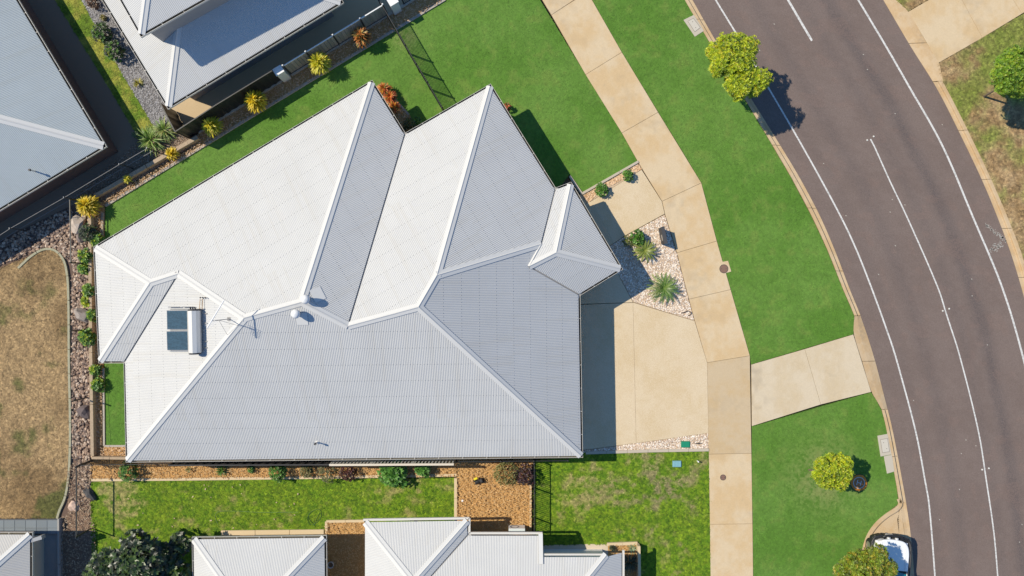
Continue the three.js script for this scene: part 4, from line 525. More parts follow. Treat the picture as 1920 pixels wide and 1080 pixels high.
function tree(label, baseXY, top, lobes, o) {
  const b = P(...baseXY), r = rng(o.seed * 97), t = thing('tree', label, 'tree', b), lo = lobes.map(([x, y, h, R, n]) => [P(x, y, h), R, n]);
  const c = lo.reduce((a, l) => a.add(l[0]), v3(0, 0, 0)).multiplyScalar(1 / lo.length), fork = b.clone().lerp(c, .55).setY(Math.max(.5, (c.y - lo[0][1] * .7))); const tr = [bar(b.clone().setY(-.05), fork, o.tr || .07, (o.tr || .07) * .7, 9)]; for (const [q, R] of lo) for (let k = 0; k < 2; k++) { const d = sph(r); d.y = Math.abs(d.y); tr.push(bar(fork, q.clone().addScaledVector(d, R * .6), (o.tr || .07) * .5, .012, 6)); }
  part(t, 'trunk', merge(tr), mBark); part(t, 'crown', crown(lo, r, o), o.mat || mLeaf); return t;
}
const limeC = [[.41, .50, .006], [.48, .55, .01], [.33, .43, .006], [.24, .34, .008], [.52, .5, .014], [.13, .2, .008]], darkC = [[.028, .05, .018], [.04, .075, .02], [.02, .035, .016], [.06, .105, .022], [.035, .045, .03]], greenC = [[.06, .16, .014], [.085, .21, .02], [.045, .11, .012], [.12, .26, .03]];
tree('bright lime-green street tree leaning over the road edge at the top right', [1358, 160], 4, [[1366, 104, 3.1, .78, 260], [1386, 128, 3.1, .8, 260], [1394, 150, 3.0, .72, 220], [1341, 97, 2.89, 0.47, 113], [1360, 83, 3.11, 0.48, 99], [1384, 82, 2.76, 0.51, 108], [1402, 90, 2.89, 0.54, 118], [1352, 116, 3.25, 0.45, 126], [1374, 106, 2.84, 0.48, 137], [1392, 112, 3.06, 0.5, 128], [1366, 132, 2.79, 0.5, 124], [1388, 138, 2.93, 0.38, 137], [1408, 146, 3.03, 0.49, 138], [1425, 150, 3.18, 0.53, 114], [1376, 160, 3.23, 0.45, 140], [1396, 164, 3.28, 0.39, 102], [1412, 163, 2.88, 0.53, 116], [1386, 172, 3.13, 0.43, 120], [1347, 128, 2.98, 0.43, 124]], { cols: limeC, len: .1, wid: .042, seed: 3, more: 1.9 });
tree('green tree with a bare leaning trunk at the right edge', [1845, 181], 4, [[1905, 132, 3.0, .85, 280], [1900, 150, 2.9, .7, 200], [1890, 118, 3, 0.56, 128], [1905, 108, 3.21, 0.55, 143], [1920, 112, 3.05, 0.43, 137], [1882, 140, 3.23, 0.56, 123], [1898, 136, 3.08, 0.44, 135], [1914, 134, 2.99, 0.45, 99], [1930, 138, 3.16, 0.57, 100], [1886, 160, 3.13, 0.47, 103], [1902, 164, 2.83, 0.53, 137], [1918, 166, 2.68, 0.51, 98], [1932, 160, 3.08, 0.46, 138]], { cols: [[.16, .30, .012], [.22, .36, .018], [.11, .21, .01], [.28, .38, .02]], len: .1, wid: .042, seed: 5, tr: .055, more: 1.9 });
tree('small lime-green tree beside the landing pad on the lower verge', [1516, 881], 3, [[1562, 884, 2.05, .62, 200], [1540, 872, 2.34, 0.35, 101], [1556, 862, 1.94, 0.3, 88], [1572, 862, 1.77, 0.31, 81], [1588, 870, 2.12, 0.31, 69], [1536, 890, 2.27, 0.33, 100], [1552, 882, 2.29, 0.34, 83], [1570, 880, 2.06, 0.37, 88], [1586, 888, 2.09, 0.37, 99], [1546, 902, 2.05, 0.34, 92], [1562, 904, 1.89, 0.33, 101], [1578, 906, 2.06, 0.36, 68], [1562, 890, 2, 0.36, 68]], { cols: limeC, len: .1, wid: .042, seed: 7, tr: .04, more: 1.7 });
tree('yellow-green tree overhanging the parked white four-wheel drive', [1580, 1056], 4, [[1615, 1072, 2.7, .8, 260], [1638, 1062, 2.65, .6, 160], [1582, 1072, 2.72, 0.47, 90], [1596, 1056, 2.73, 0.44, 117], [1614, 1050, 2.56, 0.48, 120], [1632, 1042, 2.36, 0.38, 117], [1646, 1040, 2.93, 0.41, 108], [1640, 1060, 2.71, 0.42, 104], [1620, 1070, 2.54, 0.43, 114], [1600, 1082, 2.53, 0.43, 121], [1655, 1074, 2.37, 0.46, 120], [1664, 1066, 2.54, 0.4, 123], [1636, 1084, 2.49, 0.4, 107], [1612, 1096, 2.77, 0.38, 102], [1586, 1096, 2.55, 0.5, 107], [1650, 1094, 2.86, 0.4, 102]], { cols: [[.21, .30, .014], [.27, .33, .018], [.15, .21, .012], [.38, .32, .025], [.10, .13, .01]], len: .105, wid: .045, seed: 9, more: 1.9 });
tree('dark broad-leaved tree at the bottom left, in front of the small white roof', [290, 1035], 4, [[262, 1062, 2.9, 1.25, 300], [205, 1062, 2.3, .8, 150], [300, 1050, 2.2, .8, 150], [255, 1020, 2.2, .65, 100], [320, 1085, 2.3, .95, 150], [185, 1085, 2.0, .7, 110], [338, 1020, 1.8, .5, 60]], { cols: darkC, len: .2, wid: .12, seed: 11, mat: mLeafGloss, sprig: 8, tr: .1 });
function bush(label, xy, rad, h, cols, o = {}) { const p = P(xy[0], xy[1], h * .6).setY(0), r = rng(Math.round(xy[0] * 13 + xy[1])), t = thing(o.name || 'shrub', label, o.cat || 'shrub', p, o.group); const n = Math.round((o.n || 260) * rad * rad * 1.6) + 24;
  part(t, 'stem', merge([0, 1, 2, 3].map(k => bar(p.clone(), p.clone().add(v3(Math.cos(k * 1.7) * rad * .5, h * .6, Math.sin(k * 1.7) * rad * .5)), .018, .008, 5))), mStem);
  part(t, 'foliage', crown([[p.clone().setY(h * .5), rad, n]], r, { cols, len: o.len || .085, wid: o.wid || .045, flat: h * .55 / rad, seed: o.seed || 2, sprig: o.sprig || 7 }), o.mat || mLeaf); return t; }
function clump(label, xy, rad, h, n, W, cols, o = {}) {                       // leaves arching from a short stem
  const p = P(xy[0], xy[1], h * .5).setY(0), r = rng(Math.round(xy[0] * 7 + xy[1])), t = thing(o.name || 'croton', label, o.cat || 'croton plant', p, o.group), L = new Leaves();
  for (let i = 0; i < n; i++) { const az = i * 2.39996 + r() * .4, lv = r(), up = mix(1.35, .1, lv) + (r() - .5) * .3, len = rad * (o.len || .62) * (.75 + .5 * r()), base = p.clone().add(v3(Math.cos(az) * rad * .45 * lv, h * (o.lo ?? .5) + (h * .45) * (1 - lv) * r(), Math.sin(az) * rad * .45 * lv)); L.blade(base, az, len, W * (.7 + .6 * r()), up, o.droop || 1.1, vary(cols[Math.floor(Math.pow(r(), 1.3) * cols.length)], r, .4)); }
  part(t, 'stem', merge([0, 1, 2].map(k => bar(p.clone(), p.clone().add(v3(Math.cos(k * 2.1) * rad * .3, h * .6, Math.sin(k * 2.1) * rad * .3)), .02, .01, 5))), mStem); part(t, 'foliage', L.geo(), o.mat || mLeaf); return t; }
const yel = [[.72, .52, .004], [.8, .6, .015], [.6, .43, .004], [.45, .37, .01]], yg = [[.55, .5, .01], [.66, .57, .02], [.36, .38, .01], [.72, .62, .08]], org = [[.45, .14, .02], [.60, .22, .03], [.05, .06, .012], [.62, .40, .10], [.10, .08, .015]], red = [[.55, .10, .015], [.62, .20, .02], [.42, .06, .012], [.60, .32, .03], [.14, .14, .02]];
clump('bright yellow croton at the left corner of the boundary bed', [166, 386], .62, 1.0, 380, .075, yel);
clump('small yellow-green croton, second from the left in the boundary bed', [240, 336], .28, .55, 110, .05, yg);
clump('small yellow croton on the sleeper wall near the strappy plants', [323, 288], .36, .7, 150, .06, yel);
clump('yellow-green croton just right of the black return fence', [399, 237], .54, 1.35, 340, .065, yg);
clump('golden croton in the boundary bed below the sunlit paving patch', [480, 190], .6, 1.4, 360, .075, yel);
clump('yellow-green croton in front of the left end of the grey paling fence', [600, 119], .6, 1.4, 380, .065, yg);
clump('dark croton with orange leaves in front of the grey paling fence', [678, 70], .54, 1.3, 320, .07, org);
{ const m = sheet('garden_bed', 'small mulched bed against the main house by the red-orange crotons', 'garden bed', [[705, 162], [716, 156], [737, 180], [768, 214], [776, 236], [764, 252], [745, 246]], .012, mMulchBase); loose('mulch', 'tan wood chips in the small bed by the red-orange crotons', 'mulch', [[[708, 162], [716, 158], [737, 182], [766, 214], [774, 236], [764, 250], [745, 244]]], 420, chip, 1, .012, tanM); wallRun('garden_edging', 'short grey edging beside the red-orange crotons', [[738, 184], [767, 216]], .06, .1, mEdgeGrey, -.1, .8, 'edging_block', 'edging'); }
clump('red-orange croton nearest the roof corner, top of the row of three', [721, 168], .42, .8, 150, .06, red); clump('red-orange croton in the middle of the row of three by the house', [732, 183], .4, .75, 140, .06, red); clump('red-orange croton at the lower end of the row of three by the house', [740, 200], .34, .65, 110, .055, red);
bush('dark olive shrub in the corner between the two roof wings', [769, 237], .38, .6, [[.09, .1, .02], [.06, .065, .015], [.14, .16, .03]]); bush('small bright green shrub beside the olive one between the roof wings', [783, 229], .22, .5, greenC);
bush('small red-flowering shrub by the right wing of the main house', [951, 201], .18, .5, [[.4, .06, .02], [.05, .12, .015], [.5, .12, .03]]);
// green shrubs in the left bed
[[165, 437, .42, .75, 'dark green shrub below the yellow croton at the left corner', darkC], [184, 452, .34, .6, 'green shrub touching the upper left corner of the main roof', greenC], [160, 480, .34, .6, 'green shrub on the rock bank level with the roof corner', greenC], [157, 503, .26, .5, 'small green shrub by the short fence on the rock bank', greenC], [166, 545, .3, .6, 'green shrub beside the left gutter, upper of two above the grey boulder', greenC], [161, 566, .22, .45, 'yellow-green shrub beside the left gutter above the grey boulder', limeC], [173, 592, .26, .6, 'narrow green shrub squeezed against the left gutter', greenC], [163, 632, .42, .6, 'broad green shrub over the retaining wall near the lower gutter end', greenC], [178, 693, .25, .45, 'small green shrub at the head of the narrow lawn', greenC], [183, 722, .32, .5, 'green shrub beside the narrow lawn at the left end', greenC]].forEach(q => bush(q[4], [q[0], q[1]], q[2], q[3], q[5] === greenC ? greenC.concat(limeC.slice(2, 4)) : q[5], { len: .13, wid: .07, sprig: 6 }));
// shrubs along the orange bed
bush('leafy green shrub at the left end of the orange bed', [240, 886], .48, .8, greenC, { len: .1, wid: .05 });
clump('small straggly plant in the orange bed, third from the left', [354, 880], .2, .3, 40, .025, [[.16, .18, .05], [.2, .22, .07]], { name: 'strappy_plant', cat: 'plant' });
clump('spiky green plant in the orange bed left of the twin shrubs', [415, 882], .32, .45, 60, .04, greenC, { name: 'strappy_plant', cat: 'plant', len: .95, lo: .1 });
bush('very small green plant in the orange bed', [470, 880], .16, .3, greenC);
bush('upright green shrub with a dark shadow in the orange bed', [520, 886], .42, .9, greenC, { len: .11, wid: .06 });
bush('thin olive shrub in the orange bed beside the grey one', [575, 884], .34, .6, [[.16, .15, .05], [.12, .12, .04], [.22, .2, .08]]);
bush('grey-green bushy shrub left of the white slatted fence', [613, 887], .5, .8, [[.17, .17, .07], [.12, .125, .05], [.22, .21, .1]], { n: 330, len: .06, wid: .03 });
bush('dark red leafy shrub below the white slatted fence', [652, 887], .42, .7, [[.07, .018, .014], [.11, .03, .02], [.05, .02, .014]]);
bush('large-leaved bright green shrub below the white slatted fence', [736, 887], .68, .8, [[.08, .24, .02], [.06, .18, .015], [.12, .3, .03]], { len: .19, wid: .12, n: 120 });
bush('green shrub at the right end of the orange bed', [793, 881], .32, .65, [[.08, .22, .02], [.06, .17, .015]], { len: .16, wid: .1, n: 140 });
bush('round clipped olive bush in the mulch yard', [951, 884], .68, .85, [[.22, .2, .055], [.17, .165, .04], [.27, .24, .08], [.13, .13, .03]], { n: 420, len: .06, wid: .035, seed: 8 });
bush('dark purple-leaved bush against the black fence in the mulch yard', [985, 891], .55, .8, [[.05, .022, .024], [.08, .03, .03], [.035, .018, .02]], { n: 300 });
// shrubs at the entry
bush('compact round green shrub beside the entry slab, nearer the house', [1129, 357], .33, .5, greenC, { n: 520, len: .07, wid: .05, mat: mLeafGloss }); bush('compact round green shrub beside the entry slab, nearer the footpath', [1178, 329], .27, .45, greenC, { n: 520, len: .07, wid: .05, mat: mLeafGloss });
bush('bright green leafy shrub above the upper cycad', [1195, 445], .37, .6, greenC, { len: .11, wid: .08, mat: mLeafGloss }); bush('olive-green fine-leaved shrub at the corner of the entry slab', [1178, 452], .3, .45, [[.14, .17, .02], [.1, .13, .015], [.18, .2, .03]], { n: 420, len: .05, wid: .03 });
// shrubs by the two-storey house
bush('dark green shrub at the grey gravel edge, upper of the two', [190, 62], .48, .8, greenC.concat(darkC), { len: .1, wid: .06 }); bush('dark green shrub at the grey gravel edge, lower of the two', [212, 96], .48, .8, greenC.concat(darkC), { len: .1, wid: .06 }); bush('brown twiggy shrub cut off by the top edge', [173, 2], .36, .5, [[.16, .09, .05], [.2, .12, .07], [.1, .06, .04]]); bush('tiny dry tuft in the grey gravel', [193, 33], .12, .2, [[.3, .24, .06], [.2, .18, .05]]);
clump('yellow-green strappy plant in the grey gravel', [256, 155], .26, .4, 34, .04, [[.4, .36, .03], [.2, .2, .03]], { name: 'strappy_plant', cat: 'plant', len: .95, lo: .1 });
const strapC = [[.14, .25, .03], [.2, .3, .05], [.09, .17, .02], [.3, .36, .1]];
clump('big strappy green plant below the two-storey house, left of its twin', [281, 262], .74, .8, 110, .055, strapC, { name: 'strappy_plant', cat: 'plant', len: .95, lo: .1, droop: 1.4 }); clump('strappy green plant below the two-storey house, right of the bigger one', [306, 243], .58, .7, 90, .05, strapC.concat([[.36, .36, .1]]), { name: 'strappy_plant', cat: 'plant', len: .95, lo: .1, droop: 1.4 });
bush('small green seedling at the fence corner of the shaded yard', [254, 253], .16, .4, [[.12, .17, .07]], { len: .07 });
// cycads: every frond a part
function cycad(label, xy, rad, n, seed) { const h = .35, p = P(xy[0], xy[1], h).setY(0), r = rng(seed), t = thing('cycad', label, 'cycad', p); part(t, 'trunk', merge([bar(p.clone().setY(-.02), p.clone().setY(h - .06), .13, .1, 12), new THREE.SphereGeometry(.1, 10, 6).scale(1, .6, 1).translate(p.x, h - .06, p.z)]), mat([.3, .17, .09], .95)); const g = greenC;
  for (let i = 0; i < n; i++) { const az = i * 2.39996, ring = i / n, up = mix(.75, .1, ring) + (r() - .5) * .1, L = rad * 1.12 * (.85 + .25 * r()), F = new Leaves(), d = v3(Math.cos(az), 0, Math.sin(az)), s = v3(-d.z, 0, d.x), col = vary(seed === 41 ? mix3([.13, .20, .02], [.22, .26, .04], r()) : mix3([.07, .17, .02], [.16, .25, .04], r()), r, .35); let q = p.clone().setY(h), el = up; const N = 16;
    for (let k = 0; k < N; k++) { const dir = d.clone().multiplyScalar(Math.cos(el)).add(v3(0, Math.sin(el), 0)), nn = d.clone().multiplyScalar(-Math.sin(el)).add(v3(0, Math.cos(el), 0)), f = k / N, len = .072 * rad / .6 * Math.sin(Math.PI * Math.min(.97, .22 + .74 * f)) + .012; for (const e of [-1, 1]) F.leaf(q, dir.clone().multiplyScalar(.75).addScaledVector(s, e).addScaledVector(nn, .25).normalize(), nn, len, .044, col, .1); q = q.clone().addScaledVector(dir, L / N); el -= (up + .45) / N; }
    F.blade(p.clone().setY(h), az, L, .02, up, up + .45, mix3(col, [.3, .3, .1], .5), 7); part(t, 'frond', F.geo(), mLeafGloss); } }
cycad('cycad with yellow-green fronds in the pebble bed, upper of the two', [1208, 470], .6, 19, 41); cycad('larger dark green cycad in the pebble bed, lower of the two', [1244, 540], .78, 25, 43);
{ const p = P(1186, 1029, .2).setY(0), r = rng(51), t = thing('agave', 'pale green agave in the planter at the right end of the bottom house', 'agave', p); for (let i = 0; i < 16; i++) { const L = new Leaves(); L.blade(p.clone().setY(.06), i * 2.39996, .34 * (.85 + .3 * r()), .06, mix(1.1, .2, i / 16), .5, vary([.26, .36, .2], r, .3)); part(t, 'leaf', L.geo(), mLeaf); } }
bush('tiny dark shrub in the planter at the right end of the bottom house', [1148, 1028], .12, .3, [[.06, .07, .03]]);
clump('dark spiky plant in the shaded court right of the bottom house', [1182, 1056], .5, .8, 60, .05, [[.05, .06, .03], [.09, .1, .05]], { name: 'strappy_plant', cat: 'plant', len: .95, lo: .15 });
// boulders
const mRk = c => mat(c, .95, { map: tex(128, 128, (x, y) => { const k = .6 + .5 * fbm(x / 14, y / 14, 331, 3); return [k, k * .98, k * .95]; }) });
[[143, 420, .42, .55, .4, [.5, .43, .38], 'pale grey boulder under the fence corner at the left'], [154, 592, .3, .55, .45, [.33, .29, .27], 'tall grey boulder among the rocks beside the broad shrub'], [157, 773, .42, .36, .42, [.15, .12, .12], 'dark boulder among the rocks beside the narrow lawn'], [137, 950, .3, .3, .28, [.62, .46, .38], 'pinkish white boulder at the foot of the rock bank'], [166, 928, .22, .4, .3, [.08, .08, .085], 'dark slate boulder beside the rough back lawn'], [148, 445, .3, .2, .25, [.24, .2, .19], 'brown boulder beside the pale grey one at the left']].forEach((q, i) => { const p = P(q[0], q[1], .2).setY(0), g = pebble(60 + i, .8); g.scale(q[2], q[4], q[3]); g.rotateY(i); const n = g.toNonIndexed(); n.computeVertexNormals(); const m = sh(new THREE.Mesh(n, mRk(q[5]))); m.name = numbered('boulder'); m.position.copy(p); m.position.y = .05; scene.add(tag(m, q[6], 'boulder')); });

// ------------------------------------------------------------------ covers, pits and small things
const mLid = mat([.2, .115, .085], .8), mPit = mat([.47, .42, .34], .85);
for (const [x, y, r, lab, collar] of [[1357, 504, .2, 'round brown manhole cover on a concrete patch at the footpath edge', 1], [1355.5, 895, .125, 'small round brown cover set in the lower footpath slab', 0]]) { const p = P(x, y), t = thing('manhole_cover', lab, 'manhole cover', p); if (collar) part(t, 'surround', plate(pl([[1349, 492], [1365, 489], [1371, 509], [1354, 514]]), .021, .1, .004), mPath); part(t, 'rim', new THREE.RingGeometry(r, r + .025, 28).rotateX(-Math.PI / 2).translate(p.x, .026, p.z), mDark); part(t, 'lid', new THREE.CylinderGeometry(r, r, .02, 28).translate(p.x, .021, p.z), mLid); for (const s of [-1, 1]) part(t, 'lifting_hole', new THREE.CylinderGeometry(.016, .016, .006, 8).translate(p.x + s * r * .55, .032, p.z), mBlack); }
function pit(label, collars, lid) { const t = thing('drain_pit', label, 'drain pit', P(...collars[0][0])); for (const c of collars) part(t, 'collar', plate(pl(c), .02, .15, .008), mPit); part(t, 'lid_gap', plate(pl(lid), .024, .02), mat([.22, .19, .16], .9)); part(t, 'lid', plate(insetPts(pl(lid), .02), .03, .02, .004), mat([.52, .48, .41], .8)); const c = pl(lid).reduce((a, p) => a.add(p), v3(0, 0, 0)).multiplyScalar(.25); for (const s of [-1, 1]) part(t, 'lifting_eye', new THREE.CylinderGeometry(.018, .018, .006, 8).translate(c.x + s * .08, .032, c.z + s * .15), mDark); }
pit('square concrete drain pit with a lid beside the kerb at the top', [[[1281.5, 37.5], [1301, 28], [1320, 58], [1303, 69]]], [[1289, 40], [1300, 34], [1313.5, 52], [1302.5, 60.5]]);
pit('L-shaped concrete drain pit with a lid beside the kerb, lower verge', [[[1645, 817], [1664, 813.5], [1671.5, 852], [1651, 856]], [[1657, 855.5], [1672, 852.6], [1677, 884], [1663, 888]]], [[1650, 824], [1664, 821.5], [1668, 847], [1654, 849]]);
for (const [x, y, c, lab, rib] of [[1285, 833, [.012, .24, .13], 'green plastic valve box lid in the pebble wedge'], [1269, 869.5, [.2, .4, .46], 'pale blue-green plastic valve box lid in the rough lawn']]) { const p = P(x, y), t = thing('valve_box', lab, 'valve box', p); part(t, 'frame', new RoundedBoxGeometry(.46, .08, .33, 2, .03).translate(p.x, .02, p.z), mat(c.map(v => v * .7), .5)); part(t, 'lid', new RoundedBoxGeometry(.41, .02, .28, 2, .009).translate(p.x, .065, p.z), mat(c, .5)); for (let k = -2; k <= 2; k++) part(t, 'rib', new THREE.BoxGeometry(.012, .008, .25).translate(p.x + k * .075, .077, p.z), mat(c.map(v => v * .85), .5)); }
{ const p = P(1307.5, 864), t = thing('marker_post', 'short white marker post in the rough lawn by the footpath', 'marker post', p); part(t, 'shaft', bar(p.clone().setY(-.02), p.clone().setY(.24), .035, .035, 10), mWhite); part(t, 'cap', new THREE.SphereGeometry(.042, 10, 6).translate(p.x, .24, p.z), mWhite); }
{ const p = P(1310, 830.5), t = tag(sh(new THREE.Mesh(merge([bar(v3(-.17, .03, .03), v3(.05, .04, 0), .025, .03, 6), bar(v3(.05, .04, 0), v3(.17, .03, .02), .03, .012, 6)]), mDark)), 'dark strip of bark lying in the pebble wedge', 'bark'); t.name = 'bark_strip'; t.position.copy(p); scene.add(t); }
{ const p = P(1287, 586), t = tag(sh(new THREE.Mesh(tube([v3(-.28, .03, .02), v3(-.12, .05, -.02), v3(.05, .06, -.08), v3(.2, .05, -.02), v3(.2, .04, .1), v3(.08, .03, .14)], .022, 30), mat([.12, .08, .06], .8))), 'curled brown stick lying on the pebbles beside the driveway corner', 'stick'); t.name = 'driftwood'; t.position.copy(p); scene.add(t); }
// letterbox
{ const p = P(1245.5, 441, .8).setY(0), t = thing('letterbox', 'charcoal slab letterbox standing in the pebble bed by the footpath', 'letterbox', p), a = -Math.atan2(.98, .2), s = new THREE.Shape([[-.42, 0], [.42, 0], [.42, .82], [-.02, .82], [-.05, .74], [-.2, .66], [-.24, .82], [-.42, .82]].map(q => new THREE.Vector2(...q))); const R = g => g.rotateY(a).translate(p.x, 0, p.z);
  part(t, 'wall_slab', R(new RoundedBoxGeometry(.84, .84, .14, 1, .012).translate(0, .4, 0)), mat([.045, .047, .052], .7)); part(t, 'cap', R(new RoundedBoxGeometry(.87, .035, .17, 1, .01).translate(0, .835, 0)), mat([.05, .052, .058], .8)); part(t, 'mail_slot', R(new THREE.BoxGeometry(.26, .05, .012).translate(.1, .62, -.076)), mGalv); part(t, 'mail_door', R(new THREE.BoxGeometry(.3, .22, .012).translate(.1, .5, .076)), mGalv); }
// landing pad
{ const p = P(1610, 905), t = thing('landing_pad', 'round orange drone landing pad with a white H beside the small tree', 'landing pad', p), mO = mat([.62, .22, .02], .7), mOShade = mat([.36, .15, .05], .7), mL = mat([.55, .55, .54], .7); const R = .42;
  part(t, 'mat', new THREE.CylinderGeometry(R, R, .012, 48).translate(p.x, .03, p.z), mO); part(t, 'shade_disc', new THREE.CylinderGeometry(.31, .31, .006, 48).translate(p.x, .036, p.z), mOShade); part(t, 'ring', new THREE.RingGeometry(.265, .295, 48).rotateX(-Math.PI / 2).translate(p.x, .0415, p.z), mL); part(t, 'hem', new THREE.TorusGeometry(R, .012, 6, 48).rotateX(Math.PI / 2).translate(p.x, .034, p.z), mDark);  // brown disc paints the tree shade onto the orange mat
  const q = (x0, x1, z0, z1) => new THREE.BoxGeometry(x1 - x0, .004, z1 - z0).translate((x0 + x1) / 2, 0, (z0 + z1) / 2); part(t, 'letter_h', merge([q(-.11, -.075, -.13, .13), q(.075, .11, -.13, .13), q(-.074, .074, -.018, .018)]).rotateY(-.25).translate(p.x, .042, p.z), mL); }
// mulch yard things
{ const p = P(898, 898), t = thing('ride_on_toy', 'black and yellow ride-on toy lying in the mulch yard', 'toy', p), mY = mat([.75, .62, .02], .4); const wheel = (x, z, r, w, ry) => { const g = sub(t, 'wheel', p.clone().add(v3(x, r, z))); part(g, 'tyre', new THREE.TorusGeometry(r * .72, r * .3, 8, 20).rotateY(ry).translate(p.x + x, r, p.z + z), mBlack); part(g, 'rim', new THREE.CylinderGeometry(r * .5, r * .5, w, 14).rotateX(Math.PI / 2).rotateY(ry).translate(p.x + x, r, p.z + z), mDark); };
  wheel(-.2, .05, .1, .08, .4); wheel(-.13, .2, .1, .08, .4); wheel(.13, -.03, .13, .1, .4); wheel(.2, .1, .13, .1, .4); part(t, 'body', new RoundedBoxGeometry(.36, .13, .14, 2, .04).rotateY(.45).translate(p.x - .02, .2, p.z + .07), mBlack); part(t, 'bonnet', new RoundedBoxGeometry(.2, .1, .11, 2, .03).rotateY(.45).translate(p.x - .15, .27, p.z - .08), mY); part(t, 'seat', new RoundedBoxGeometry(.14, .07, .15, 2, .025).rotateY(.45).translate(p.x + .12, .29, p.z + .02), mDark); part(t, 'steering_wheel', new THREE.TorusGeometry(.06, .012, 6, 16).rotateX(1.1).translate(p.x - .03, .33, p.z + .02), mBlack); }
{ const p = P(867.5, 938.5), t = tag(sh(new THREE.Mesh(new THREE.SphereGeometry(.065, 16, 12), mat([.75, .74, .75], .5))), 'small white ball on the mulch near its left edging', 'ball'); t.name = 'ball'; t.position.copy(p).setY(.05); scene.add(t); }
{ const p = P(969, 989), t = thing('air_conditioner', 'white air-conditioner outdoor unit beside the bottom house, below the mulch yard', 'air conditioner', p); part(t, 'casing', new RoundedBoxGeometry(.82, .6, .3, 1, .02).translate(p.x, .36, p.z), mWhite); part(t, 'top_panel', new THREE.BoxGeometry(.8, .012, .28).translate(p.x, .668, p.z), mat([.6, .66, .66], .4)); part(t, 'fan_grille', new THREE.TorusGeometry(.2, .012, 6, 24).translate(p.x - .12, .38, p.z - .156), mDark); for (const s of [-1, 1]) part(t, 'foot', new THREE.BoxGeometry(.06, .06, .34).translate(p.x + s * .3, .03, p.z), mDark); }
{ const p = P(622, 1056), t = thing('garden_pot', 'pale round pot in the shaded mulch court between the bottom houses', 'pot', p); part(t, 'bowl', new THREE.LatheGeometry([[.001, 0], [.1, 0], [.15, .16], [.17, .3], [.14, .3], [.12, .24], [.001, .23]].map(q => new THREE.Vector2(...q)), 18).translate(p.x, 0, p.z), mat([.45, .45, .46], .7)); part(t, 'soil', new THREE.CylinderGeometry(.13, .13, .01, 16).translate(p.x, .25, p.z), mSoil); }
// garden hose lying on the back lawn
{ const h = (pts, r, lab, m) => { const t = tag(sh(new THREE.Mesh(tube(pts.map(q => P(q[0], q[1]).setY(.025)), r, 60, 6), m)), lab, 'hose'); t.name = numbered('garden_hose'); scene.add(t); }; h([[600, 960], [590, 985], [592, 987], [578, 968], [586, 958], [600, 955], [602, 970], [585, 984], [577, 975], [581, 962]], .009, 'thin dark green hose coiled on the back lawn above the mulch court', mat([.04, .11, .03], .5)); h([[410, 985], [404, 968], [408, 960], [440, 958], [480, 960], [560, 960]], .008, 'pale green hose lying across the back lawn', mat([.14, .24, .09], .5)); }
// fallen leaves
{ const r = rng(93), pts = [...scatter(pl([[175, 866], [855, 862], [855, 892], [175, 896]]), 5, r), ...scatter(pl(bedW), 5, r), ...scatter(pl(bedN), 4, r), ...scatter(pl(brownBed), 6, r)], L = new Leaves(); L.leaf(v3(0, 0, 0), v3(1, 0, 0), v3(0, 1, 0), .12, .06, [.5, .36, .2], -.15); const m = inst('leaf_litter', L.geo(), mLeaf, pts, (p, i, d) => { d.position.y = .02; d.rotation.set((r() - .5) * .7, r() * 6.28, 0); d.scale.setScalar(.4 + .7 * r()); }, () => { const k = .4 + .8 * r(); return [k, k * .9, k * .75]; }); tag(m, 'dry leaf litter lying on the mulch of the garden beds', 'leaf litter', null, 'stuff'); }
{ const r = rng(91), pts = scatter(pl([[230, 905], [560, 905], [560, 990], [230, 990]]), 1.1, r), L = new Leaves(); L.leaf(v3(0, 0, 0), v3(1, 0, 0), v3(0, 1, 0), .14, .08, [.55, .42, .26], -.2); const m = inst('fallen_leaves', L.geo(), mLeaf, pts, (p, i, d) => { d.position.y = .04; d.rotation.set((r() - .5) * .7, r() * 6.28, 0); d.scale.setScalar(.45 + .6 * r()); }); tag(m, 'dry tan leaves fallen on the rough back lawn', 'fallen leaves', null, 'stuff'); }

